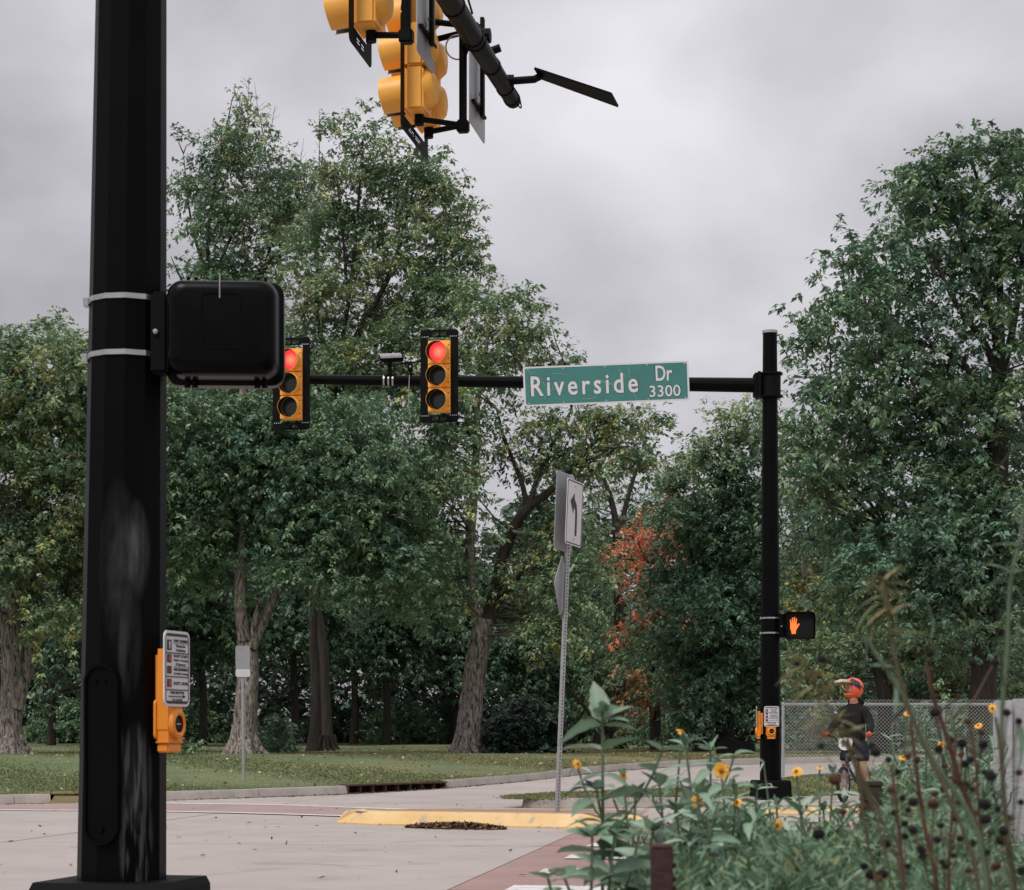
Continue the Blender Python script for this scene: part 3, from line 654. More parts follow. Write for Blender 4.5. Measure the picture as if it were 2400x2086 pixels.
# ------------------------------------------------------------------ pedestrian signals (local: face to -Y)
def ped_head(e, lit_=True):
    mb = MB(); W, H = 0.47, 0.415
    def ring(w, hh, r, y): return [(x, y, z) for x, z in rrect(w, hh, r, 6)]
    prof = [(W, H, 0.05, -0.02), (W, H, 0.05, 0.035), (W - 0.012, H - 0.012, 0.05, 0.038), (W - 0.03, H - 0.03, 0.055, 0.045), (W - 0.035, H - 0.035, 0.06, 0.14), (W - 0.045, H - 0.045, 0.06, 0.175), (W - 0.075, H - 0.075, 0.05, 0.197), (W - 0.13, H - 0.13, 0.04, 0.203)]
    vs = []; fs = []
    for p in prof: vs += ring(*p)
    n = len(ring(*prof[0]))
    for i in range(len(prof) - 1):
        for k in range(n): fs.append((i * n + k, i * n + (k + 1) % n, (i + 1) * n + (k + 1) % n, (i + 1) * n + k))
    fs.append(tuple(range(n))); fs.append(tuple(range((len(prof) - 1) * n, len(prof) * n))[::-1])
    mb.add(vs, fs); hb = mb.build('housing', 'black_plastic', e, smooth=True, auto=50)
    mb = MB(); frame_ring(mb, rrect(0.155, 0.22, 0.02), rrect(0.147, 0.212, 0.018), 0.201, 0.2065, Matrix.Translation((-0.0, 0, 0.02))); mb.build('moulded_panel', 'black_plastic', hb)
    for sx in (-0.16, -0.13, 0.12, 0.15):
        mb = MB(); mb.tube([(sx, 0.03, H / 2 - 0.01), (sx, 0.03, H / 2 + 0.022)], 0.008, 8); mb.build('latch', 'black_plastic', hb)
        mb = MB(); mb.tube([(sx, 0.06, -H / 2 - 0.016), (sx, 0.06, -H / 2 + 0.02)], 0.012, 8); mb.build('lower_lug', 'black_plastic', hb)
    # visor hood and face
    mb = MB(); frame_ring(mb, rrect(W - 0.02, H - 0.02, 0.05), rrect(W - 0.03, H - 0.03, 0.045), -0.09, -0.02); mb.build('hood', 'black_plastic', e)
    mb = MB(); mb.prism(rrect(W - 0.04, H - 0.04, 0.04), -0.026, -0.021); mb.build('face', 'void', e)
    if lit_:
        s = 0.0095   # raised hand symbol, drawn on a grid
        hand = [(-3.0, -14), (3.2, -14), (3.6, -9), (5.6, -5), (9.6, 1.6), (8.2, 2.8), (4.9, -0.4), (4.6, 0.6), (5.2, 10.2), (3.8, 10.4), (2.9, 3.2), (2.3, 3.2), (2.4, 12.6), (0.8, 12.7), (0.2, 3.6), (-0.4, 3.6), (-1.0, 11.8), (-2.5, 11.7), (-2.5, 3.0), (-3.1, 2.8), (-4.3, 8.8), (-5.6, 8.5), (-5.2, 0.5), (-5.2, -6), (-3.4, -10)]
        mb = MB(); mb.prism([(x * s * 1.02 - 0.095, z * s + 0.005) for x, z in hand], -0.031, -0.027); mb.build('hand_symbol', 'hand_lamp', e)
def ped_mount(e, xin, ybk, zs, pr, bandm='steel'):
    mb = MB(); mb.box((xin, ybk, 0), (0.10, 0.08, 0.42), bev=0.01); mb.build('mounting_arm', 'black_matte', e)
    mb = MB(); mb.lathe([(0, -0.014), (0.010, -0.012), (0.011, 0)], 8, Matrix.Translation((xin - 0.02, ybk - 0.04, 0)), cap=False); mb.build('bolt', 'galvanised', e)
# near: we see its back
zc1 = CH + (HY - 793) / 575
pn = empty('pedestrian_signal', (U(535, 785, F / 575).x, F / 575 - 0.05, zc1), R(180) + R(2), 'black pedestrian signal housing seen from behind, strapped to the foreground pole', 'pedestrian signal')
ped_head(pn, False)
mb = MB(); mb.box((0.262, 0.03, 0.0), (0.07, 0.09, 0.33), bev=0.012); mb.build('mounting_arm', 'black_matte', pn)
mb = MB(); mb.lathe([(0, -0.014), (0.010, -0.012), (0.011, 0)], 8, Matrix.Translation((0.275, 0.075, 0.0)) @ Matrix.Rotation(R(180), 4, 'Z'), cap=False); mb.build('bolt', 'galvanised', pn)
wz = [Vector(p) for p in ((0.02, 0.06, 0.215), (0.03, 0.12, 0.225), (0.045, 0.2, 0.205), (0.045, 0.206, 0.15), (0.045, 0.206, 0.11))]
mb = MB(); mb.tube([Vector((-p.x + 0.05, p.y, p.z)) for p in wz], 0.0025, 5); mb.build('tie_wire', 'galvanised', pn)
# straps round the pole belong to that signal
def strap(parent, cx, cy, z, r, n=12, ph=0.13, M=None, tilt=0.0, hh=0.022):
    mb = MB(); P0 = []; m = n
    for k in range(n):
        a = 2 * math.pi * k / n + ph; P0.append((math.cos(a), math.sin(a)))
    vs = []
    for rr in (r, r - 0.004):
        for zz in (-hh / 2, hh / 2):
            for x, y in P0: vs.append((cx + x * rr, cy + y * rr, z + zz + tilt * x))
    fs = []
    for k in range(n):
        j = (k + 1) % n
        fs += [(k, j, n + j, n + k), (2 * n + k, 3 * n + k, 3 * n + j, 2 * n + j), (n + k, n + j, 3 * n + j, 3 * n + k), (k, 2 * n + k, 2 * n + j, j)]
    mb.add(vs, fs); mb.box((cx - r - 0.004, cy - 0.01, z), (0.02, 0.05, hh * 1.5)); return mb.build('strap', 'steel', parent)
for yy in (711, 841):
    z = CH + (HY - yy) / 575; o = strap(np_, 0.039 * (z - nzb) / 3.6, 0, z, 0.180 - 0.072 * (z - nzb) / 6.9 + 0.006, 12, 0.13, hh=0.021)
# far: lit hand
sF = F / 155
pf = empty('pedestrian_signal', (U(1871, 1467, sF).x, sF - 0.12, CH + (HY - 1467) / 155), R(4), 'pedestrian signal with a lit orange hand on the far pole', 'pedestrian signal')
ped_head(pf, True)
mb = MB(); mb.box((-0.27, 0.1, 0.0), (0.12, 0.08, 0.36), bev=0.01); mb.build('mounting_arm', 'black_matte', pf)
mb = MB(); mb.lathe([(0, -0.02), (0.012, -0.02), (0.012, 0)], 8, Matrix.Translation((-0.262, 0.06, -0.01)), cap=False); mb.build('bolt', 'galvanised', pf)
for yy in (1449, 1484):
    z = CH + (HY - yy) / 155; strap(fp, 0, 0, z, 0.165 - 0.057 * (z - .38) / 6.8 + 0.006, 14, hh=0.024)

# ------------------------------------------------------------------ push-button stations (local: sign faces -Y)
def button_station(e, small=False):
    # housing behind, sign plate with print, button below
    mb = MB()
    mb.prism([(-0.062, -0.145), (0.062, -0.145), (0.062, -0.095), (0.066, -0.09), (0.066, 0.1), (0.055, 0.235), (-0.055, 0.235), (-0.066, 0.1), (-0.066, -0.09), (-0.062, -0.095)], 0.0, 0.05)
    hb = mb.build('housing', 'button_orange', e)
    mb = MB(); mb.box((0, 0.026, -0.142), (0.135, 0.062, 0.008), bev=0.003); mb.box((0, 0.027, -0.165), (0.118, 0.052, 0.038), bev=0.006); mb.build('lower_cap', 'button_orange', e)
    Mb = Matrix.Translation((0, 0, -0.068))
    mb = MB(); mb.lathe([(0.036, -0.018), (0.046, -0.022), (0.058, -0.018), (0.064, 0.0)], 24, Mb, cap=False); rg = mb.build('button_ring', 'button_orange', e, smooth=True)
    mb = MB(); mb.lathe([(0.0, -0.012), (0.02, -0.013), (0.034, -0.009), (0.038, 0.0)], 20, Mb, cap=False); bt = mb.build('push_button', 'black_plastic', e, smooth=True)
    mb = MB(); mb.box((0, -0.014, 0), (0.04, 0.004, 0.005), Mb); mb.build('button_mark', 'galvanised', bt)
    W, H = 0.228, 0.305; zc = 0.155
    Mp = Matrix.Translation((0, 0, zc))
    mb = MB(); mb.prism(rrect(W, H, 0.03), -0.008, -0.003, Mp); sp = mb.build('sign_plate', 'sign_white', e)
    mb = MB(); frame_ring(mb, rrect(W - 0.022, H - 0.022, 0.024), rrect(W - 0.030, H - 0.030, 0.02), -0.0095, -0.0075, Mp)
    zt = zc + H / 2; zl = [0.030, 0.090, 0.185, 0.238]
    for z in zl[1:]: mb.box((0, -0.009, zt - z), (W - 0.03, 0.003, 0.004))
    mb.box((0, -0.009, zt - 0.018), (W - 0.05, 0.003, 0.008)); mb.box((0, -0.009, zc - H / 2 + 0.018), (W - 0.05, 0.003, 0.008))
    x0, x1 = -0.032, W / 2 - 0.02
    def T(s, a, b, z0, z1): v, f = text_geo(s, a, b, z0, z1, -0.0085, 0.0012, 0.012); mb.add(v, f)
    T('START CROSSING', x0, x1, zt - 0.046, zt - 0.034); mb.box(((x0 + x1) / 2, -0.009, zt - 0.0505), (x1 - x0, 0.002, 0.0015))
    T('Watch for', x0 + .02, x1 - .02, zt - 0.066, zt - 0.055); T('Vehicles', x0 + .02, x1 - .02, zt - 0.083, zt - 0.072)
    T("DON'T START", x0, x1, zt - 0.107, zt - 0.096); T('Finish Crossing', x0, x1, zt - 0.125, zt - 0.113); T('If Started', x0 + .02, x1 - .02, zt - 0.140, zt - 0.129)
    mb.box(((x0 + x1) / 2, -0.009, zt - 0.1445), (x1 - x0, 0.002, 0.0015))
    T('TIME REMAINING', x0, x1, zt - 0.161, zt - 0.150); T('To Finish Crossing', x0, x1, zt - 0.179, zt - 0.167)
    T("DON'T CROSS", x0, x1, zt - 0.218, zt - 0.205)
    T('PUSH BUTTON', -0.06, 0.06, zt - 0.255, zt - 0.244); T('TO CROSS', -0.045, 0.045, zt - 0.285, zt - 0.274)
    mb.box((-0.01, -0.009, zt - 0.2645), (0.13, 0.003, 0.004)); mb.prism([(0.05, zt - 0.257), (0.078, zt - 0.2645), (0.05, zt - 0.272)], -0.0095, -0.0075)
    mb.box((-0.071, -0.009, zt - 0.058), (0.036, 0.003, 0.042)); mb.build('printed_text', 'ink', sp)
    mb = MB(); mb.box((-0.071, -0.0105, zt - 0.058), (0.008, 0.002, 0.03)); mb.box((-0.071, -0.0105, zt - 0.052), (0.016, 0.002, 0.008)); mb.build('walking_symbol', 'sign_white', sp)
    mb = MB()
    for z in (0.112, 0.158, 0.211):
        mb.box((-0.071, -0.009, zt - z), (0.036, 0.003, 0.032 if z != 0.158 else 0.03))
    mb.build('warning_squares', 'ink', sp)
    mb = MB()
    for z in (0.112, 0.211): mb.prism([(-0.079, zt - z - 0.012), (-0.063, zt - z - 0.012), (-0.058, zt - z + 0.002), (-0.067, zt - z + 0.013), (-0.078, zt - z + 0.012), (-0.082, zt - z)], -0.0115, -0.0095)
    v, f = text_geo('12', -0.082, -0.06, zt - 0.167, zt - 0.150, -0.0095, 0.0015, 0.02); mb.add(v, f)
    mb.build('warning_symbols', 'ink_red', sp)
    mb = MB(); mb.prism(rrect(0.15, 0.16, 0.02), 0.05, 0.06, Matrix.Translation((0, 0, -0.05))); mb.box((0, 0.065, 0.05), (0.09, 0.05, 0.32)); mb.build('mounting_plate', 'button_orange', e)
bz = CH + (HY - 1697) / 575 + 0.068
bs = empty('push_button_station', (U(411, 1600, F / 575 - 0.06).x, F / 575 - 0.06, bz), R(73), 'orange pedestrian push button with instruction plate on the foreground pole', 'push button')
button_station(bs)
bz2 = CH + (HY - 1714) / 155 + 0.068
b2_ = empty('push_button_station', (U(1803, 1700, sF).x, sF - 0.26, bz2), R(3), 'orange push button with instruction plate facing us on the far pole', 'push button')
button_station(b2_)
b3_ = empty('push_button_station', (U(1777, 1700, sF).x - 0.03, sF - 0.06, bz2), R(-94), 'orange push button seen edge-on on the left of the far pole', 'push button')
button_station(b3_)

# ------------------------------------------------------------------ street name sign on the far arm
sgd = sF - 0.28
c = U(1421, 899, sgd); W = 388 / F * sgd; H = 92.5 / F * sgd
ss = empty('street_name_sign', c, 0, 'green street name sign reading Riverside Dr 3300 under the mast arm', 'sign')
ss.rotation_euler = (0, R(-2.2), R(-0.5))
mb = MB(); mb.prism(rrect(W, H, 0.03), -0.004, 0.004); pl = mb.build('plate', 'sign_white', ss)
mb = MB(); mb.prism(rrect(W - 0.055, H - 0.05, 0.025), -0.0065, -0.0035); mb.build('green_field', 'sign_green', ss)
u = W / 1155
def place(s, x0, x1, b, t, bold, sp_=1.0):
    v, f = text_geo(s, (x0 - 133) * u - W / 2, (x1 - 133) * u - W / 2, (b - 135) * u, (t - 135) * u, -0.0060, 0.003, bold, sp_); return v, f
for s, x0, x1, b, t, bold, nm, sp_ in (('Riverside', 183, 931, 64, 205, 0.016, 'street_name', 1.3), ('Dr', 1056, 1173, 138, 246, 0.016, 'street_suffix', 1.0), ('3300', 1008, 1226, 27, 108, 0.008, 'block_number', 1.02)):
    v, f = place(s, x0, x1, b, t, bold, sp_); mb = MB(); mb.add(v, f); mb.build(nm, 'sign_white', ss)
    v, f = place(s, x0 - 5, x1 + 5, b - 4, t + 4, bold + 0.012, sp_); mb = MB(); mb.add([(p[0], p[1] + 0.0022, p[2]) for p in v], f); mb.build('lettering_edge', 'sign_edge' if 'sign_edge' in MATS else 'ink', ss)
for xx, zz in [(a, b_) for a in (-0.47, -0.26, -0.005, 0.25, 0.475) for b_ in (-0.43, 0.43)]:
    mb = MB(); mb.lathe([(0, -0.010), (0.008, -0.009), (0.01, -0.004)], 8, Matrix.Translation((xx * W, 0, zz * H)), cap=False); mb.build('rivet_or_sky_dot', 'white_plastic', ss)
random.seed(5)
for k in range(13):                                         # fine cracks in the sheeting
    x = random.uniform(-0.45, 0.2) * W; z = random.choice((-0.3, 0.3, 0.1, -0.1, -0.35)) * H; pts = [Vector((x, -0.0068, z))]; a = random.uniform(0, 6.28)
    for _ in range(5): a += random.uniform(-.6, .6); pts.append(pts[-1] + Vector((0.05 * math.cos(a), 0, 0.035 * math.sin(a))))
    pts = [Vector((min(max(p.x, -W * .47), W * .47), p.y, min(max(p.z, -H * .42), H * .42))) for p in pts]
    mb = MB(); mb.tube(pts, 0.0028, 4); mb.build('crack', 'sign_crack', ss)
for xx in (-0.7, 0.7):
    mb = MB(); mb.box((xx, 0.06, 0.0), (0.05, 0.1, 0.34)); mb.build('hanger', 'black_matte', ss)

# cameras on the far arm
cc_ = U(914, 890, 30.2)
cm = empty('traffic_camera', cc_, 0, 'white bullet traffic camera standing on the far mast arm', 'camera')
mb = MB(); mb.tube([(0, 0, 0.05), (0, 0, 0.25)], 0.035, 10); mb.box((0, 0, 0.075), (0.2, 0.12, 0.02)); mb.box((0, 0, 0.26), (0.09, 0.08, 0.07), bev=0.01); mb.build('stand', 'black_matte', cm)
Mc = Matrix.Translation((0.03, 0, 0.37)) @ Matrix.Rotation(R(-56), 4, 'Z') @ Matrix.Rotation(R(8), 4, 'X')
mb = MB(); mb.lathe([(0.068, -0.2), (0.072, -0.19), (0.07, 0.2), (0.04, 0.21)], 16, Mc); mb.build('body', 'black_matte', cm, smooth=True)
cm.scale = (.88,) * 3
mb = MB(); mb.lathe([(0.082, -0.27), (0.082, 0.16)], 14, Mc, a0=R(-5), a1=R(185), cap=False); mb.lathe([(0.078, -0.27), (0.078, 0.16)], 14, Mc, a0=R(-5), a1=R(185), cap=False); mb.build('sun_shield', 'galvanised', cm, smooth=True)
mb = MB(); mb.lathe([(0.0, -0.205), (0.06, -0.205), (0.06, -0.195)], 14, Mc, cap=False); mb.build('lens_glass', 'black_plastic', cm)
def armc(t): return f0.lerp(f1, t) + FPOLE
for xx in (897, 908, 918):
    t = (xx - (FPOLE.x + f0.x) / FPOLE.y * F - HX) / ((620 - 1785) ); c = U(xx, 890, 30.25)
    tt = (c.x - (FPOLE.x + f0.x)) / (f1.x - f0.x); cc2 = armc(tt); ad = (f1 - f0).normalized(); rr = 0.112 - 0.044 * tt + 0.004
    mb = MB(); mb.tube([cc2 - ad * 0.012 - FPOLE, cc2 + ad * 0.012 - FPOLE], rr, 16); mb.build('strap', 'steel', fp, smooth=True)
sn = U(962, 884, 30.1); sn_ = empty('traffic_sensor', sn, 0, 'small black detector box on the mast arm beside the red light', 'sensor')
mb = MB(); mb.box((0, 0, 0.16), (0.075, 0.1, 0.13), bev=0.01); mb.build('body', 'black_matte', sn_); mb = MB(); mb.tube([(0, 0, 0.0), (0, 0, 0.1)], 0.02, 8); mb.box((0, 0, 0.05), (0.06, 0.08, 0.02)); mb.build('stand', 'black_matte', sn_)
mb = MB(); mb.lathe([(0, -0.06), (0.015, -0.055), (0.016, -0.04)], 10, Matrix.Translation((0, 0, 0.15)), cap=False); mb.build('lens', 'galvanised', sn_)
mb = MB(); mb.tube([(-0.01, -0.09, 0.02), (-0.02, -0.1, -0.2), (-0.03, -0.05, -0.45), (0.01, -0.05, -0.62)], 0.006, 5); mb.build('cable', 'galvanised', sn_)

# ------------------------------------------------------------------ leaning sign post on the island
pb = G(1306, 1903, 0.152); topz = CH + (HY - 1112) / F * pb.y
sp = empty('sign_post', pb, 0, 'leaning galvanised perforated sign post on the traffic island with three plates', 'sign post', tilt=(0, R(2.3)))
LP = topz - pb.z; pw = 0.044
mb = MB(); Mq = Matrix.Rotation(R(24), 4, 'Z')
for s in (-1, 1): mb.box((s * pw / 2, 0, LP / 2), (0.004, pw, LP), Mq); mb.box((0, s * pw / 2, LP / 2), (pw, 0.004, LP), Mq)
po_ = mb.build('post', 'galvanised', sp)
nh = int(3.25 / 0.042); hm = MB(); hm.lathe([(0, -0.0005), (0.0085, -0.0005), (0.0085, 0.001)], 8, cap=False); hmesh = hm.mesh('hole', 'void')
for k in range(nh):
    p = Mq @ Vector((0, -pw / 2 - 0.0022, 0.05 + 0.042 * k)); link('hole', hmesh, po_, loc=p, rot=(0, 0, R(24)))
    if k % 2 == 0: p = Mq @ Vector((pw / 2 + 0.0022, 0, 0.05 + 0.042 * k)); link('hole', hmesh, po_, loc=p, rot=(0, 0, R(114)))
mpp = pb.y / F
def zat(y): return (HY - y) * mpp + CH - pb.z
Mf = Matrix.Translation((0.035, -0.02, zat(1202))) @ Matrix.Rotation(R(70), 4, 'Z')
Hs, Ws = 0.79, 0.61
mb = MB(); mb.prism(rrect(Ws, Hs, 0.04), -0.03, -0.024, Mf); fpn = mb.build('lane_arrow_plate', 'sign_white', sp)
mb = MB(); frame_ring(mb, rrect(Ws - 0.03, Hs - 0.03, 0.035), rrect(Ws - 0.055, Hs - 0.055, 0.03), -0.0325, -0.0295, Mf)
arrow = [(0.03, -0.27), (0.10, -0.27), (0.10, 0.0), (0.07, 0.10), (-0.02, 0.17), (-0.02, 0.24), (-0.17, 0.13), (-0.05, -0.02), (-0.03, 0.07), (0.02, 0.03), (0.03, -0.02)]
mb.prism([(x, z) for x, z in arrow], -0.0325, -0.0295, Mf); mb.build('turn_arrow', 'ink', fpn)
for zz in (0.32, -0.32):
    mb = MB(); mb.lathe([(0, -0.036), (0.012, -0.035), (0.012, -0.03)], 8, Mf @ Matrix.Translation((0, 0, zz)), cap=False); mb.build('bolt', 'galvanised', fpn)
Mk = Matrix.Translation((-0.035, 0.0, zat(1200))) @ Matrix.Rotation(R(68), 4, 'Z')
mb = MB(); mb.prism(rrect(0.62, 0.95, 0.04), 0.024, 0.03, Mk); mb.build('rear_plate', 'sign_back', sp)
Md = Matrix.Translation((-0.035, 0.0, zat(1372))) @ Matrix.Rotation(R(75), 4, 'Z')
dd = 0.37; mb = MB(); mb.prism([(dd * .97, -.02), (dd * .97, .02), (.02, dd * .97), (-.02, dd * .97), (-dd * .97, .02), (-dd * .97, -.02), (-.02, -dd * .97), (.02, -dd * .97)], 0.024, 0.03, Md); mb.build('diamond_plate', 'sign_back', sp)
# small sign on the lawn
lb = G(571, 1833, 0.14); ls = empty('sign_post', lb, 0, 'slim grey sign post on the lawn before the forked tree, plates turned away', 'sign post', tilt=(0, R(-0.6)))
k_ = lb.y / F
mb = MB(); mb.tube([(0, 0, -0.1), (0, 0, (1833 - 1518) * k_)], 0.028, 8); mb.build('post', 'galvanised', ls)
mb = MB(); mb.prism([(x, z + (1833 - 1541) * k_) for x, z in rrect(0.27, 0.43, 0.03)], -0.04, -0.034, Matrix.Rotation(R(20), 4, 'Z')); mb.build('upper_plate', 'sign_back', ls)
mb = MB(); mb.prism([(x, z + (1833 - 1577) * k_) for x, z in rrect(0.27, 0.15, 0.03)], -0.04, -0.034, Matrix.Rotation(R(20), 4, 'Z')); mb.build('lower_plate', 'sign_white', ls)

# ------------------------------------------------------------------ utility box, chain-link fence, posts
ub = G(1725, 1768, 0.14); ue = empty('utility_box', ub, R(-12), 'low dark grey utility box on the lawn left of the far pole', 'utility box')
s_ = ub.y / F
mb = MB(); w_, t_ = 88 * s_, 30 * s_
mb.prism([(-w_ / 2, 0), (w_ / 2, 0), (w_ / 2 - 0.02, t_ * .8), (w_ / 2 - 0.1, t_ * .97), (-w_ / 2 + 0.1, t_), (-w_ / 2 + 0.02, t_ * .85)], -0.3, 0.3); mb.build('body', 'box_grey' if 'box_grey' in MATS else 'black_matte', ue)
mb = MB(); mb.box((0, 0, t_ * 0.99), (w_ * 0.8, 0.56, 0.03), bev=0.01); mb.build('lid', 'galv_dark' if 'galv_dark' in MATS else 'black_matte', ue)
fy = 40.0; fz0 = h(fy) + 0.13; fz1 = CH + (HY - 1651) / F * fy; fx0 = U(1836, 0, fy).x; fx1 = U(2420, 0, fy).x
mat('wire', (0.5, 0.5, 0.5), 0.5, var=0.1)
fe = empty('chain_link_fence', (fx0, fy, fz0), 0, 'galvanised chain link fence behind the rider', 'fence')
Lf = fx1 - fx0; Hf = fz1 - fz0
for k, xx in enumerate((0.0, Lf * 0.33, 3.2, Lf)):
    mb = MB(); mb.tube([(xx, 0.04, -0.15), (xx, 0.04, Hf + 0.02)], 0.03, 8); mb.tube([(xx, 0.04, Hf + 0.02), (xx, 0.04, Hf + 0.05)], [0.034, 0.01], 8); mb.build('post', 'galvanised', fe, smooth=True)
mb = MB(); mb.tube([(0, 0.04, Hf), (Lf, 0.04, Hf)], 0.024, 8); mb.build('top_rail', 'galvanised', fe, smooth=True)
mb = MB(); cs = 0.075; hs_ = 0.075; rows = int((Hf + 0.09) / (hs_ / 2)); nx = int(Lf / cs)
for i in range(nx):                                         # woven zigzag wires
    for s in (0, 1):
        pts = []
        for j in range(rows + 1):
            q = j % 2
            pts.append((cs * (i + 0.5 * q if s == 0 else i + 1 - 0.5 * q), 0.012 * (q - .5), 0.02 + hs_ / 2 * j))
        mb.tube(pts, 0.0034, 4, cap=False)
mb.build('wire_mesh', 'wire', fe, kind='stuff')
# rusty post and weathered posts in the bed
def post(name, x, y, d, wid, label, m, cat='post', square=True, capm=None, dep=None):
    c = U(x, y, d); e = empty(name, (c.x, c.y, 0), R(random.uniform(-4, 4)), label, cat); H = c.z; w = wid / F * d; dp = dep or w
    mb = MB(); mb.box((0, 0, H / 2), (w, dp, H), bev=w * 0.06); mb.build('shaft', m, e, smooth=True)
    return e, w, dp, H
e, w, dp, H = post('metal_post', 1551, 1984, 3.55, 52, 'dark rust-red metal post among the flowers at the bottom edge', 'rust_dark')
mb = MB(); mb.box((0, 0, H + 0.001), (w * 0.98, w * 0.98, 0.008), bev=0.003); mb.build('cap', 'rust', e)
for zz in (0.10, 0.06, 0.02, -0.04):
    mb = MB(); mb.box((w / 2 + 0.003, 0, H - 0.05 - zz * 0.4), (0.006, w * 0.5, 0.008)); mb.build('notch', 'rust_dark', e)
mat('old_wood', (0.055, 0.035, 0.022), 0.9, col2=(0.03, 0.02, 0.014), scale=6, stretch=(3, 3, 0.3), bump=0.5, bscale=12)
e, w, dp, H = post('wooden_post', 2042, 1842, 5.6, 44, 'dark brown wooden post in the flower bed below the rider', 'old_wood')
mb = MB(); mb.box((0, 0, H + 0.006), (w * 1.08, w * 1.08, 0.014), bev=0.003); mb.build('cap', 'old_wood', e)
mat('whitewash', (0.50, 0.49, 0.50), 0.85, col2=(0.42, 0.41, 0.42), scale=5, stretch=(1, 1, 0.5), bump=0.3, bscale=30, dirt=((0.24, 0.22, 0.21), 9, 0.56, 0.66))
we = empty('white_hoarding', (U(2330, 0, 6.4).x, 6.4, 0), 0, 'weathered white painted board wall at the right edge behind dry stems', 'hoarding')
hw = U(0, 1642, 6.4).z
for k in range(5):
    mb = MB(); mb.box((0.025 + 0.05 * 0 if k == 0 else 0.055 + 0.14 * (k - 1) + 0.068, 0 if k else -0.012, hw / 2 + (0.0 if k == 0 else 0.004 * math.sin(k * 3))), (0.05, 0.06, hw) if k == 0 else (0.134, 0.022, hw + 0.01), bev=0.004); mb.build('post' if k == 0 else 'board', 'whitewash', we)
mb = MB(); mb.box((0.32, 0.03, hw - 0.12), (0.56, 0.035, 0.07)); mb.box((0.32, 0.03, 0.3), (0.56, 0.035, 0.07)); mb.build('rail', 'whitewash', we)
# ------------------------------------------------------------------ trees
LD = 155
TOT = [0]
GREEN = (0.185, 0.285, 0.155); DARK = (0.11, 0.195, 0.115); YELL = (0.40, 0.41, 0.16); OLIVE = (0.23, 0.325, 0.17)
RED = (0.74, 0.25, 0.14); ORANGE = (0.60, 0.33, 0.17); BLUEG = (0.155, 0.270, 0.178); PALE = (0.34, 0.42, 0.24)
def unit(v): return v / np.maximum(1e-9, np.linalg.norm(v, axis=-1, keepdims=True))
def sprays(C, A, k, L, spread, size, cols, droop=0.35, up=1.0, hang=0.0):
    """leaf sprays: C centres (m,3), A axes (m,3); rosettes of pointed drooping leaves along each axis -> quads"""
    m = len(C); nr = 3; kl = max(3, k // nr)
    t = (np.arange(nr) / (nr - 1) - 0.5)[None, :, None] + rng.uniform(-.15, .15, (m, nr, 1))
    P = C[:, None, :] + A[:, None, :] * t * L + rng.normal(0, spread * 0.6, (m, nr, 3)); P[:, :, 2] -= droop * (t[:, :, 0] + .3) ** 2 * L * .6 + hang * rng.random((m, nr))
    P = np.repeat(P[:, :, None, :], kl, 2) + rng.normal(0, spread * 0.35, (m, nr, kl, 3))
    an = rng.uniform(0, 2 * np.pi, (m, nr, kl))
    ax = np.stack([np.cos(an), np.sin(an), rng.normal(-0.38, 0.33, an.shape)], -1) + A[:, None, None, :] * 0.55; ax = unit(ax)
    nrm = unit(np.array([0, 0, up]) + rng.normal(0, 0.38, ax.shape)); sd_ = unit(np.cross(nrm, ax)); nrm = np.cross(ax, sd_)
    s = size * rng.uniform(0.7, 1.25, (m, nr, kl, 1)) * rng.uniform(.7, 1.3, (m, 1, 1, 1)); wd_ = 0.24
    q = np.stack([P, P + ax * s * .42 + sd_ * s * wd_ + nrm * s * .03, P + ax * s - np.array([0, 0, 1]) * s * .12, P + ax * s * .42 - sd_ * s * wd_ + nrm * s * .03], 3)
    cl = cols[:, None, None, :] * rng.uniform(0.8, 1.22, (m, nr, kl, 1))
    return q.reshape(-1, 4, 3), cl.reshape(-1, 3)
def wob(D, ph):                                            # lumpy radius over directions
    return 1 + 0.20 * np.sin(D[:, 0] * 5 + ph[0]) * np.sin(D[:, 2] * 6 + ph[1]) + 0.16 * np.sin(D[:, 0] * 11 + D[:, 2] * 9 + ph[2]) + 0.10 * np.sin(D[:, 1] * 13 + ph[3])
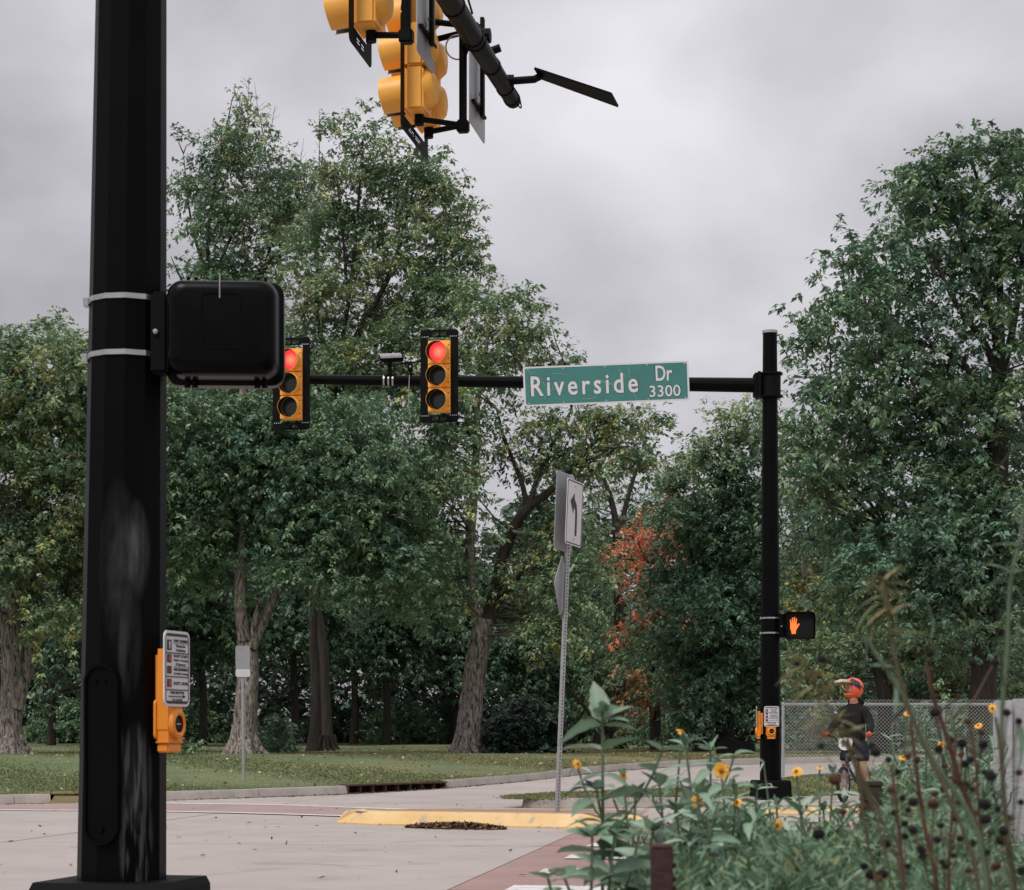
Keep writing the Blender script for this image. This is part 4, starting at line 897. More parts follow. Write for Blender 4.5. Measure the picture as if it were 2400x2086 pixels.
def tree(name, label, base, d, stems, lobes, mix, dens=1.0, k=26, size=0.15, L=0.5, bark='bark_light', twigs=60, flare=1.75, depth=0.85, cat='tree', group=None, hang=0.0, spread=0.13, bare=0, shell=0.42, sprigs=0.5, twm='twig', fanr=0.40, lsc=1.0):
    B = U(base[0], base[1], d); B.z = h(d) + 0.10
    e = empty(name, B, 0, label, cat, group); s = d / F
    skel = []; b0 = np.array(B)
    mbs = []
    for i, (path, r0, r1, dy, *bk) in enumerate(stems):
        P = smooth_line([U(x, y, d + dy * (j / max(1, len(path) - 1)) + (random.uniform(-.2, .2) if j else 0)) - B for j, (x, y) in enumerate(path)], 2)
        if i == 0: P[0].z = -0.1
        n = len(P); rad = [r0 + (r1 - r0) * (j / (n - 1)) for j in range(n)]
        if i == 0 and flare > 1:
            for j in range(n):
                zz = P[j].z; rad[j] *= 1 + (flare - 1) * math.exp(-max(0, zz) / 0.30)
        mb = MB(); mb.tube(P, rad, 14 if r0 > 0.15 else 8, rough=0.13 if r0 > .15 else 0.06)
        o = mb.build('trunk' if i == 0 else 'limb', bk[0] if bk else bark, e, smooth=True, auto=80)
        if i == 0: trunk = o
        skel += [np.array(p) for p in P]
    if i == 0 and flare > 1.3 or flare > 1.3:               # surface roots
        for q in range(5):
            a = q * 1.26 + random.uniform(-.3, .3); r = stems[0][1]
            pts = [Vector((math.cos(a) * r * f_, math.sin(a) * r * f_, z_)) for f_, z_ in ((0.7, 0.55), (1.15, 0.2), (1.7, 0.04), (2.3, -0.06))]
            mb = MB(); mb.tube(pts, [r * .34, r * .3, r * .2, r * .1], 8, rough=0.1); mb.build('root', bark, e, smooth=True, auto=80)
    skel = np.array(skel)
    Cs = []; As = []; Cc = []
    mixw = np.array([m[1] for m in mix]); mixw = mixw / mixw.sum(); mixc = np.array([m[0] for m in mix])
    for lb in lobes:
        x, y, rx, ry = lb[:4]; ld = lb[4] if len(lb) > 4 else 1.0; tint = lb[5] if len(lb) > 5 else None; dy = lb[6] if len(lb) > 6 else random.uniform(-1.2, 1.2)
        c = np.array(U(x, y, d + dy) - B); rr = np.array([rx * s, max(rx, ry) * s * depth, ry * s]) * lsc
        n = max(6, int(dens * ld * LD * (rr[0] * rr[2]) ** 0.92))
        nb = max(2, n // 9)                                  # boughs: flat drooping fans of sprays
        D = unit(rng.normal(0, 1, (nb, 3))); rad = (1 - shell * rng.random(nb) ** 1.6) * wob(D, rng.uniform(0, 6, 4))
        out = rng.random(nb) < 0.10; rad = np.where(out, rad * rng.uniform(1.0, 1.0 + 0.22 * sprigs, nb), rad)
        bi = rng.integers(0, nb, n); bs_ = fanr * rng.uniform(.7, 1.3, nb)
        o2 = rng.normal(0, 1, (n, 3)) * np.array([1, 1, .30]) * bs_[bi][:, None]; o2[:, 2] -= 0.35 * (o2[:, 0] ** 2 + o2[:, 1] ** 2) / fanr
        D = D[bi]; C = c + D * rr * rad[bi][:, None] + o2 + D * np.array([.35, .35, 0]) * fanr
        A = unit(o2 * np.array([1, 1, .6]) / fanr * 0.8 + D * np.array([1, 1, 0.3]) + rng.normal(0, 0.3, (n, 3)) + np.array([0, 0, 0.1]))
        if tint is None:
            # colour drifts over the crown in patches
            ph = (np.sin(C[:, 0] * 0.9 + x * .1) + np.sin(C[:, 2] * 1.1 + y * .1) + rng.normal(0, 0.9, n)); u_ = np.clip((ph + 2.4) / 4.8, 0, 0.999)
            idx = np.searchsorted(np.cumsum(mixw), u_); idx = np.minimum(idx, len(mixc) - 1); col = mixc[idx]
        else: col = np.tile(np.array(tint), (n, 1))
        col = col * rng.uniform(0.8, 1.22, (n, 1)); Cs.append(C); As.append(A); Cc.append(col)
    C = np.concatenate(Cs); A = np.concatenate(As); K = np.concatenate(Cc)
    Q, CL = sprays(C, A, k, L, spread, size, K, hang=hang); TOT[0] += len(Q)
    link('crown', quadmesh('crown', Q, CL, 'leaf'), e)
    # branches reaching out to the sprays
    mb = MB(); idx = rng.choice(len(C), min(twigs, len(C)), replace=False)
    for i in idx:
        tgt = C[i]; low = skel[(skel[:, 2] < tgt[2] + 0.1)]
        src = low if len(low) else skel
        dd_ = np.linalg.norm((src - tgt) * np.array([1, 1, 0.75]), axis=1); j = int(np.argmin(dd_)); p = src[j]
        ln = np.linalg.norm(tgt - p)
        if ln < 0.3: continue
        m1 = Vector(p).lerp(Vector(tgt), .45) + Vector((random.uniform(-.12, .12) * ln, random.uniform(-.1, .1) * ln, -0.05 * ln + 0.12 * ln * random.random())); 
        m2 = Vector(p).lerp(Vector(tgt), .75) + Vector((random.uniform(-.08, .08) * ln, 0, 0.05 * ln))
        r = min(0.085, 0.012 + 0.011 * ln); mb.tube([Vector(p), m1, m2, Vector(tgt)], [r, r * .7, r * .45, 0.008], 5, cap=False)
    if mb.v: mb.build('branches', twm, trunk, smooth=True, kind='stuff')
    if bare:
        mb = MB()
        for _ in range(bare):
            i = int(rng.integers(len(C))); p = Vector(C[i]); a = random.uniform(-.5, .5)
            if p.z < np.percentile(C[:, 2], 55): continue
            ln = random.uniform(0.8, 1.9); q = [p, p + Vector((a * .4 * ln, 0, .5 * ln)), p + Vector((a * .6 * ln, 0, ln))]
            mb.tube(q, [0.016, 0.011, 0.004], 4, cap=False)
            for _ in range(3):
                f_ = random.uniform(.3, .8); s0 = q[0].lerp(q[2], f_); mb.tube([s0, s0 + Vector((random.uniform(-.35, .35), 0, random.uniform(.15, .4)))], [0.008, 0.003], 4, cap=False)
        mb.build('bare_twigs', 'twig_pale', trunk, kind='stuff')
    return e

TG = 'trees of the park behind the street'
tree('maple_tree', 'yellowish green tree at the left edge, forked pale trunk beside the big pole', (25, 1778), 57,
     [([(20, 1780), (24, 1680), (30, 1580), (24, 1460), (10, 1330)], .38, .24, 0), ([(35, 1660), (62, 1570), (78, 1480), (70, 1330), (60, 1150), (80, 950)], .26, .08, 1), ([(40, 1500), (90, 1440), (150, 1400)], .12, .05, 0)],
     [(-90, 960, 140, 170), (20, 850, 90, 90), (100, 830, 70, 90), (170, 850, 60, 80), (235, 860, 60, 90), (30, 960, 130, 90), (160, 980, 110, 100), (30, 1090, 140, 100), (170, 1120, 110, 110), (270, 1030, 60, 120), (-60, 1260, 140, 120), (80, 1240, 120, 90), (200, 1260, 90, 100), (60, 1350, 150, 70, .7), (180, 1400, 100, 70, .6), (280, 1240, 60, 120), (20, 770, 35, 35, .8), (130, 760, 30, 35, .6)],
     [(OLIVE, 4), (YELL, 1.5), (GREEN, 2.5), (PALE, 3), (DARK, 2)], dens=1.2, group=None)
tree('maple_tree', 'dense dark green maple with forked grey trunk behind the small sign post', (572, 1790), 55,
     [([(566, 1792), (572, 1720), (580, 1620), (582, 1540), (574, 1480)], .37, .24, 0), ([(574, 1500), (560, 1400), (568, 1300), (572, 1180), (560, 1010), (575, 850)], .19, .07, -.5), ([(588, 1520), (622, 1440), (668, 1360), (705, 1270), (735, 1180), (770, 1080)], .175, .06, .5), ([(590, 1500), (600, 1440), (612, 1400)], .10, .04, -.3)],
     [(430, 990, 90, 100), (520, 950, 110, 90), (640, 960, 120, 90), (760, 990, 100, 90), (420, 1110, 90, 90), (510, 1080, 110, 90), (620, 1090, 120, 90), (740, 1100, 120, 100), (850, 1080, 100, 100), (420, 1220, 80, 80), (500, 1210, 100, 80), (650, 1210, 110, 70), (790, 1220, 120, 90), (900, 1190, 90, 90), (470, 1310, 80, 50, .8), (680, 1310, 60, 40, .6), (790, 1330, 120, 50, .8), (900, 1300, 90, 60), (900, 1000, 80, 70), (410, 900, 60, 60), (930, 1100, 70, 80)],
     [(BLUEG, 5), (GREEN, 5), (DARK, 3), (OLIVE, 2)], dens=1.35, twigs=80, k=28)
tree('maple_tree', 'tallest airy tree with a spire of green leaves left of centre', (772, 1768), 67,
     [([(768, 1770), (764, 1640), (755, 1450), (640, 1100), (540, 820), (492, 660), (484, 560), (505, 420), (545, 230)], .20, .008, 0), ([(500, 680), (520, 600), (560, 520), (630, 420)], .09, .01, .5), ([(490, 650), (455, 560), (440, 470), (430, 360)], .07, .007, 0), ([(560, 860), (600, 700), (640, 560), (650, 440)], .12, .01, 1), ([(500, 700), (440, 690), (400, 600)], .06, .008, 0)],
     [(548, 225, 20, 45, .9), (572, 260, 22, 45, .8), (545, 320, 38, 50), (600, 300, 28, 30, .6), (475, 400, 30, 60, .7), (545, 420, 48, 60, .9), (470, 520, 42, 60, .7), (445, 450, 25, 40, .5), (560, 520, 55, 55, .9), (630, 400, 50, 50, .9), (660, 340, 24, 40, .6), (610, 470, 60, 50), (470, 620, 55, 50, .8), (430, 690, 40, 35, .7), (530, 620, 70, 50), (640, 580, 60, 70), (560, 700, 90, 55), (450, 770, 70, 55), (430, 320, 18, 22, .5), (680, 480, 50, 60), (695, 400, 45, 70, .9), (715, 520, 55, 70), (455, 400, 34, 60, .8), (520, 350, 36, 60, .9), (510, 480, 50, 60, .9), (600, 800, 110, 70), (420, 850, 60, 60), (700, 880, 90, 70), (520, 870, 80, 50)],
     [(GREEN, 5), (BLUEG, 3), (OLIVE, 3), (PALE, 3), (YELL, .6)], dens=0.95, twigs=150, bare=40, size=0.155, k=20, shell=0.9, twm='twig_pale', bark='bark_dark')
tree('maple_tree', 'broad tall maple with yellowing leaves behind the traffic camera', (760, 1775), 63,
     [([(738, 1776), (742, 1650), (738, 1560), (730, 1450), (760, 1250), (790, 1000), (795, 850), (830, 620), (850, 330)], .20, .03, 0), ([(795, 880), (850, 760), (920, 640), (960, 480)], .16, .03, .5), ([(800, 900), (900, 830), (990, 740), (1060, 600)], .14, .03, 1), ([(790, 900), (740, 760), (745, 600), (742, 480)], .10, .008, .5), ([(815, 700), (805, 560), (790, 420)], .07, .01, 0)],
     [(745, 320, 26, 50, .5), (770, 390, 45, 60, .8), (850, 320, 45, 60, .8), (905, 310, 28, 50, .5), (880, 400, 60, 60), (960, 420, 55, 55), (1020, 400, 38, 60, .9), (1065, 440, 28, 50, .8), (800, 480, 70, 60, .9), (900, 500, 80, 60), (1000, 520, 70, 60), (1060, 550, 40, 60), (740, 560, 60, 70, .8), (840, 590, 80, 60, .9), (950, 610, 80, 60), (1040, 640, 60, 60), (770, 680, 70, 60), (880, 700, 90, 60), (1000, 710, 80, 60), (1090, 700, 35, 45, .8), (760, 780, 90, 60), (900, 800, 100, 60), (1020, 800, 60, 50), (820, 870, 110, 60), (960, 880, 80, 60), (740, 880, 80, 60), (850, 240, 20, 30, .4), (960, 350, 22, 40, .5), (1090, 590, 35, 45, .8), (1030, 340, 18, 35, .6)],
     [(GREEN, 5), (OLIVE, 3), (DARK, 1), (YELL, 1.2), (PALE, 3)], dens=1.0, twigs=150, bare=35, bark='bark_dark', size=0.155, k=22, flare=1.7, shell=0.9, twm='twig_pale')
tree('oak_tree', 'leaning tree with a dark curved limb and open crown under the street sign', (1095, 1778), 57,
     [([(1092, 1781), (1102, 1700), (1110, 1600), (1122, 1520), (1132, 1450)], .37, .28, 0), ([(1128, 1470), (1108, 1390), (1098, 1290), (1108, 1180), (1118, 1030), (1118, 930), (1140, 820), (1150, 720)], .20, .03, .8), ([(1145, 1460), (1166, 1370), (1186, 1270), (1230, 1190), (1280, 1160), (1330, 1110), (1390, 1040)], .22, .05, .3, 'bark_dark'), ([(1236, 1190), (1222, 1120), (1180, 1030), (1165, 960)], .09, .03, 0, 'bark_dark'), ([(1240, 1185), (1262, 1110), (1300, 1030), (1340, 960)], .09, .03, .5, 'bark_dark'), ([(1160, 1430), (1190, 1380), (1225, 1340)], .11, .05, .4, 'bark_dark'), ([(1200, 1245), (1260, 1255), (1300, 1250)], .05, .02, 0)],
     [(1110, 680, 50, 40, .9), (1160, 700, 60, 45), (1210, 750, 50, 40), (1260, 770, 30, 25, .7), (1090, 780, 70, 50), (1180, 820, 60, 45), (1130, 880, 60, 40, .8), (1250, 850, 40, 30, .6), (1290, 860, 45, 30, .7), (1340, 850, 40, 25, .6), (1270, 980, 60, 40), (1350, 980, 70, 45), (1430, 975, 60, 40), (1500, 990, 40, 40, .8), (1320, 1050, 80, 45), (1420, 1050, 70, 40), (1490, 1060, 45, 35, .7), (1190, 1050, 50, 40, .6), (1060, 1010, 70, 60), (1010, 1060, 70, 60), (1050, 1130, 80, 60), (1000, 1210, 80, 70), (1030, 1300, 70, 60, .8), (1250, 1270, 70, 50, .9), (1320, 1200, 70, 60, .8), (1280, 1350, 80, 60), (1350, 1300, 70, 70), (1230, 1420, 70, 60, .9), (1310, 1440, 80, 60), (1080, 940, 60, 40, .7), (1000, 950, 60, 50), (960, 1380, 80, 50), (1040, 860, 50, 35, .7)],
     [(GREEN, 4), (OLIVE, 4), (PALE, 1), (YELL, 1.5), (DARK, 2)], dens=1.15, twigs=140, bark='bark_light', bare=10, k=22, shell=0.8, flare=1.4)
tree('thin_tree', 'slender dark-stemmed tree with sparse crown between street sign and red foliage', (1452, 1748), 70,
     [([(1455, 1752), (1452, 1500), (1447, 1290), (1440, 1190), (1410, 1110)], .24, .05, 0), ([(1450, 1260), (1475, 1150), (1500, 1080)], .12, .03, 0), ([(1452, 1330), (1490, 1250), (1550, 1220)], .05, .015, 0), ([(1455, 1740), (1405, 1600), (1345, 1480)], .2, .08, .4), ([(1440, 1720), (1390, 1680), (1330, 1610)], .12, .05, -.4)],
     [(1480, 1070, 40, 25, .5), (1530, 1090, 30, 25, .5), (1410, 1080, 40, 30, .6), (1400, 1150, 40, 40, .6), (1440, 1030, 40, 25, .5), (1390, 1250, 45, 60, .7), (1420, 1340, 40, 50, .6), (1450, 1590, 80, 90, .8), (1430, 1480, 60, 70, .7), (1480, 1680, 60, 50, .8)],
     [(OLIVE, 3), (GREEN, 3), (PALE, 2)], dens=1.2, twigs=120, bark='bark_dark', flare=1.2, k=18, shell=0.9)
tree('red_maple', 'maple with red and orange autumn leaves right of the leaning sign post', (1535, 1748), 66,
     [([(1538, 1750), (1530, 1500), (1525, 1380), (1540, 1250), (1570, 1160)], .2, .03, 0), ([(1528, 1420), (1490, 1330), (1470, 1280)], .07, .02, 0), ([(1528, 1330), (1500, 1290), (1490, 1240)], .05, .02, 0)],
     [(1515, 1245, 38, 28, .8, RED), (1550, 1255, 38, 35, .9, RED), (1590, 1230, 25, 40, .8, RED), (1572, 1180, 14, 35, .7, RED), (1590, 1145, 12, 28, .6, RED), (1475, 1265, 18, 28, .7, RED), (1525, 1300, 50, 30, .7, RED), (1470, 1355, 18, 24, .8, RED), (1500, 1430, 40, 28, .9, RED), (1475, 1470, 40, 28, .6, ORANGE), (1530, 1470, 50, 34, .9, OLIVE), (1560, 1420, 50, 30, .7, ORANGE), (1520, 1540, 55, 40, .8, OLIVE), (1545, 1600, 55, 34, .8, OLIVE), (1530, 1640, 55, 34, .7, (0.3, 0.15, 0.07)), (1500, 1500, 50, 40, .9, GREEN), (1572, 1610, 14, 24, .9, RED), (1560, 1350, 40, 40, .6, ORANGE), (1480, 1560, 40, 40, .6, ORANGE), (1590, 1530, 30, 40, .7, ORANGE), (1500, 1225, 34, 26, .8, ORANGE), (1465, 1310, 22, 40, .8, ORANGE), (1600, 1290, 22, 30, .6, ORANGE)],
     [(RED, 1)], dens=0.75, twigs=70, bark='bark_dark', flare=1.2, k=22, size=.15, shell=0.8)
tree('elm_tree', 'tall dark green tree left of the far signal pole, paler at the top', (1645, 1748), 62,
     [([(1648, 1752), (1645, 1600), (1660, 1400), (1690, 1200), (1710, 1000)], .28, .05, 0), ([(1650, 1420), (1620, 1300), (1600, 1180)], .1, .03, 0), ([(1700, 1752), (1700, 1600), (1715, 1430)], .32, .15, .8), ([(1690, 1200), (1760, 1170), (1790, 1150)], .07, .02, 0)],
     [(1700, 980, 38, 40, .7, PALE), (1745, 960, 40, 45, .8, PALE), (1640, 1060, 55, 40, .8, OLIVE), (1710, 1050, 60, 50, .9), (1770, 1040, 40, 50, .9), (1600, 1110, 35, 40, .7, OLIVE), (1660, 1130, 70, 50), (1750, 1140, 60, 60), (1600, 1200, 60, 45), (1680, 1220, 80, 60), (1770, 1250, 60, 80), (1620, 1300, 80, 60), (1720, 1320, 80, 70), (1620, 1400, 90, 60), (1730, 1430, 80, 70), (1600, 1490, 80, 60), (1700, 1520, 90, 70), (1610, 1570, 70, 60), (1720, 1610, 90, 60), (1780, 1510, 50, 80), (1620, 1650, 60, 45, .8)],
     [(DARK, 4), (BLUEG, 4), (GREEN, 2)], dens=1.35, twigs=70, bark='bark_dark', flare=1.25, bare=12)
tree('yellow_tree', 'pale yellow-olive tree behind the far signal pole', (1905, 1748), 68,
     [([(1905, 1752), (1900, 1500), (1895, 1250), (1910, 1050)], .25, .04, 0), ([(1898, 1400), (1860, 1250), (1850, 1120)], .08, .02, 0), ([(1898, 1300), (1940, 1200), (1950, 1080)], .08, .02, 0)],
     [(1880, 1070, 45, 45, .8), (1935, 1050, 45, 40, .8), (1850, 1150, 40, 50, .7), (1910, 1150, 60, 60, .8), (1960, 1140, 40, 60, .8), (1860, 1250, 45, 60, .7), (1930, 1260, 60, 60, .8), (1880, 1350, 55, 60, .8), (1950, 1370, 50, 60), (1860, 1450, 50, 50, .8), (1930, 1470, 60, 60)],
     [(YELL, 5), (OLIVE, 3), (PALE, 3)], dens=1.2, twigs=90, flare=1.2, k=22, shell=.8, twm='twig_pale', bare=15)
tree('silver_maple', 'massive green tree filling the right side of the sky', (2295, 1750), 52,
     [([(2300, 1755), (2308, 1550), (2322, 1300), (2338, 1050), (2346, 870)], .36, .24, 0), ([(2346, 880), (2330, 760), (2280, 640), (2230, 480), (2160, 380)], .12, .02, -.3), ([(2348, 880), (2345, 700), (2340, 560), (2290, 420), (2270, 350)], .12, .02, 0), ([(2350, 880), (2385, 720), (2400, 560), (2400, 400)], .12, .02, .5), ([(2338, 950), (2240, 830), (2140, 800), (2030, 720)], .10, .02, 0), ([(2330, 1150), (2200, 1050), (2080, 1010), (1960, 960)], .09, .02, .5), ([(2320, 1350), (2200, 1240), (2080, 1240)], .09, .02, .5), ([(2346, 900), (2310, 800), (2240, 720), (2170, 560)], .13, .03, -1.2)],
     [(2160, 360, 42, 45, .9), (2145, 420, 50, 45), (2240, 360, 60, 45), (2310, 340, 50, 40), (2380, 340, 60, 45), (2470, 350, 70, 60), (2105, 450, 45, 40, .9), (2190, 450, 70, 50), (2290, 450, 80, 60), (2400, 450, 80, 70), (2110, 520, 60, 45, .9), (2200, 550, 70, 50), (2320, 560, 80, 60), (2420, 590, 80, 80), (2010, 580, 40, 45, .9), (1965, 600, 35, 35, .7), (2060, 610, 60, 45), (2140, 640, 70, 50), (2260, 660, 80, 60), (2390, 700, 80, 60), (1945, 690, 45, 50, .9), (2030, 700, 70, 55), (2130, 740, 80, 55), (2250, 760, 80, 50, .7), (1940, 770, 50, 50), (2040, 800, 80, 55), (2150, 830, 80, 55), (2270, 860, 90, 60), (2400, 850, 80, 80), (1915, 880, 45, 45, .8), (1990, 900, 70, 55), (2100, 910, 90, 60), (2220, 930, 90, 60), (2340, 960, 90, 60), (1880, 970, 50, 45, .9), (1960, 990, 80, 55), (2080, 1010, 90, 60), (2200, 1030, 90, 60), (2320, 1070, 100, 70), (2420, 1050, 80, 80), (1900, 1050, 60, 50, .9), (2000, 1090, 90, 60), (2120, 1110, 90, 60), (2240, 1140, 100, 70), (2380, 1180, 90, 70), (1980, 1190, 80, 60), (2080, 1220, 90, 60), (2200, 1250, 100, 70), (2330, 1280, 100, 70), (2430, 1300, 80, 80), (2020, 1310, 80, 60), (2130, 1340, 100, 60), (2260, 1370, 100, 70), (2380, 1400, 90, 70), (2000, 1400, 80, 50, .8), (2120, 1440, 100, 50, .8)],
     [(BLUEG, 5), (GREEN, 5), (DARK, 3), (OLIVE, 1.5)], dens=1.0, twigs=150, bark='bark_dark', flare=1.2, k=26, fanr=.42, shell=.3, lsc=.88, size=.175)
tree('understory_tree', 'low yellow-green tree above the rider', (2070, 1752), 57,
     [([(2075, 1756), (2078, 1650), (2060, 1560), (2020, 1490)], .3, .08, 0), ([(2075, 1640), (2120, 1560), (2180, 1500)], .12, .04, .5), ([(2078, 1700), (2140, 1640), (2200, 1620)], .08, .03, 0)],
     [(1890, 1510, 60, 50, .8), (1960, 1530, 70, 50), (2050, 1490, 70, 50, .8), (2130, 1500, 80, 50), (2230, 1500, 80, 60), (2340, 1520, 90, 60), (1880, 1590, 60, 40, .7), (1980, 1580, 60, 40, .6), (2260, 1590, 80, 40, .7), (2380, 1600, 80, 50, .8)],
     [(OLIVE, 4), (GREEN, 3), (PALE, 2), (YELL, 1), (DARK, 3)], dens=1.1, twigs=70, bark='bark_dark', flare=1.3, k=22, shell=.8)
# trees further back, between the trunks; their shade is put into leaf colour
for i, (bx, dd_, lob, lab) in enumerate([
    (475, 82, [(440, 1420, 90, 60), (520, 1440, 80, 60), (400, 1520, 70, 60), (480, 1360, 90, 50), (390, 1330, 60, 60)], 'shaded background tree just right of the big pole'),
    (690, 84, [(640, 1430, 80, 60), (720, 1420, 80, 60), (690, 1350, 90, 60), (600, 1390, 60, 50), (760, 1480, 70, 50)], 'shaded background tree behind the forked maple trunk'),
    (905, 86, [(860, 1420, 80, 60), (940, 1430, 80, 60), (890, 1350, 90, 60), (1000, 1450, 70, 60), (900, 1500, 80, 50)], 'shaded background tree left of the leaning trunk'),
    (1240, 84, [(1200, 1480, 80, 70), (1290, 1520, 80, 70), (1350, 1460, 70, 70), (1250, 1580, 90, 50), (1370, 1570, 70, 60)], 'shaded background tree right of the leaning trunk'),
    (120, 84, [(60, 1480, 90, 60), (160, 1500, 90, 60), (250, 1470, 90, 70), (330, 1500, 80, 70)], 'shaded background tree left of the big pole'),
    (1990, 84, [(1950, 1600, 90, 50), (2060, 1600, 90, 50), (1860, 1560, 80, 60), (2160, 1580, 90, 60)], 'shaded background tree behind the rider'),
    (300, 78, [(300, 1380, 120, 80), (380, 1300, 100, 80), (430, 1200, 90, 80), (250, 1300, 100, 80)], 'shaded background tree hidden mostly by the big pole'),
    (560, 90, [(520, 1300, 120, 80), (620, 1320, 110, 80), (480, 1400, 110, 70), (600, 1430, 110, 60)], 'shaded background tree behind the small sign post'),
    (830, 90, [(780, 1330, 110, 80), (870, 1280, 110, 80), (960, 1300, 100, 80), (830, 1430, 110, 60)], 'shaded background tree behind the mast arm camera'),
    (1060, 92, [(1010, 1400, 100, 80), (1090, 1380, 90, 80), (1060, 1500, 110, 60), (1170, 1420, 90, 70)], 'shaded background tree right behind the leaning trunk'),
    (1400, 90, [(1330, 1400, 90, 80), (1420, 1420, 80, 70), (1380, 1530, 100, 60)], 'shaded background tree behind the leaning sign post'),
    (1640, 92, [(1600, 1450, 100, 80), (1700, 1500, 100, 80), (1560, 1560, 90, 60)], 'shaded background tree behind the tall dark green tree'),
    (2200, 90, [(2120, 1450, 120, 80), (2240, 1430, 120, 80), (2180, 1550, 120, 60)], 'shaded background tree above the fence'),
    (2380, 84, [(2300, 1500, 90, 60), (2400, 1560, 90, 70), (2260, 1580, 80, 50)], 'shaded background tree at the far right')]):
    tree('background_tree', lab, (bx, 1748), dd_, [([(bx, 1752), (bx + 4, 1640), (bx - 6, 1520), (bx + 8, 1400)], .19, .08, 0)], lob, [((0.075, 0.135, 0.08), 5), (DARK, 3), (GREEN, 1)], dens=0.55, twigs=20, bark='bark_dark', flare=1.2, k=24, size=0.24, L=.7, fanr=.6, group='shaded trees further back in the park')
# shrubs
def shrub(label, x, ybase, d, rx, ry, mix, dens=1.1, name='shrub', **kw):
    tree(name, label, (x, ybase), d, [([(x, ybase), (x + 3, ybase - ry * .6), (x - 4, ybase - ry * 1.2)], .07, .02, 0), ([(x + 2, ybase), (x + rx * .3, ybase - ry * .7), (x + rx * .5, ybase - ry * 1.2)], .05, .02, 0)],
         [(x, ybase - ry * .95, rx * .8, ry * .85), (x - rx * .5, ybase - ry * .7, rx * .55, ry * .65), (x + rx * .5, ybase - ry * .7, rx * .55, ry * .65), (x + rx * .1, ybase - ry * 1.5, rx * .5, ry * .5)], mix, dens=dens, twigs=25, bark='twig', flare=1.0, cat='shrub', k=24, size=.16, L=.4, fanr=.25, **kw)
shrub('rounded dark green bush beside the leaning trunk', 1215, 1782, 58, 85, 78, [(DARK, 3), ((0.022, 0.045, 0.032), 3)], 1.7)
shrub('small leafy sapling at the foot of the twin trunks', 650, 1776, 60, 40, 50, [(DARK, 3), (GREEN, 1)], 0.8)
shrub('low twiggy bush at the right foot of the big pole', 400, 1788, 54, 45, 50, [(GREEN, 2), (OLIVE, 2)], 0.6)
for x, yb, d, rx, ry, lab in ((930, 1742, 92, 80, 55, 'bright green undergrowth bush between the maple and the leaning trunk'), (1060, 1742, 94, 70, 60, 'bright green undergrowth bush left of the leaning trunk'), (780, 1742, 96, 70, 50, 'green undergrowth bush right of the twin trunks'), (470, 1744, 96, 80, 55, 'green undergrowth bush right of the big pole'), (150, 1744, 92, 90, 55, 'dark undergrowth bush left of the big pole'), (1350, 1742, 92, 80, 60, 'green undergrowth bush behind the leaning sign post'), (1560, 1744, 84, 70, 45, 'green undergrowth bush below the red maple'), (1900, 1752, 72, 80, 50, 'dark shrub behind the fence left of the rider'), (2110, 1752, 70, 80, 55, 'dark shrub behind the fence right of the rider'), (2290, 1754, 66, 90, 60, 'shrub behind the fence at the far right'), (1990, 1756, 66, 70, 48, 'dark shrub behind the fence right at the rider')):
    shrub(lab, x, yb, d, rx, ry, [(GREEN, 3), (BLUEG, 2), (PALE, 1)] if 'bright' in lab else [(DARK, 4), (GREEN, 2), (OLIVE, 1)], 0.9)
# the wood at the back of the park; its shade painted into the leaves
def wood():
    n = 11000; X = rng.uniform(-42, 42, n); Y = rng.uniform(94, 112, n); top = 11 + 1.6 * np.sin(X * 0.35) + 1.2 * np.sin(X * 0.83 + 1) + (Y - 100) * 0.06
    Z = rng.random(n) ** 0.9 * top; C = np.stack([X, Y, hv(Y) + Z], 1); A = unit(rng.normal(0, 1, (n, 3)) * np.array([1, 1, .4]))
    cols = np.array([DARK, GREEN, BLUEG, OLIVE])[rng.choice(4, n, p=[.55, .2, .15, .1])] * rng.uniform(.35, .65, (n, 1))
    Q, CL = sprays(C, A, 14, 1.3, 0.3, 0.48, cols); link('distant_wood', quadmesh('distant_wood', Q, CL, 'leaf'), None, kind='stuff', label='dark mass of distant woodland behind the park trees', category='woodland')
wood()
mb = MB()
for k in range(14):
    x = random.uniform(-24, 26); y = random.uniform(88, 105); z = h(y); r = random.uniform(.09, .22)
    t_ = empty('tree_trunk', (x, y, z), 0, 'thin dark trunk standing in the shade of the wood', 'tree trunk', 'thin trunks in the shaded wood'); m_ = MB(); m_.tube([(0, 0, -.1), (random.uniform(-.2, .2), 0, 2.5), (random.uniform(-.5, .5), 0, 6.5)], [r, r * .8, r * .5], 8, rough=.08); m_.build('trunk', 'bark_dark', t_, smooth=True)
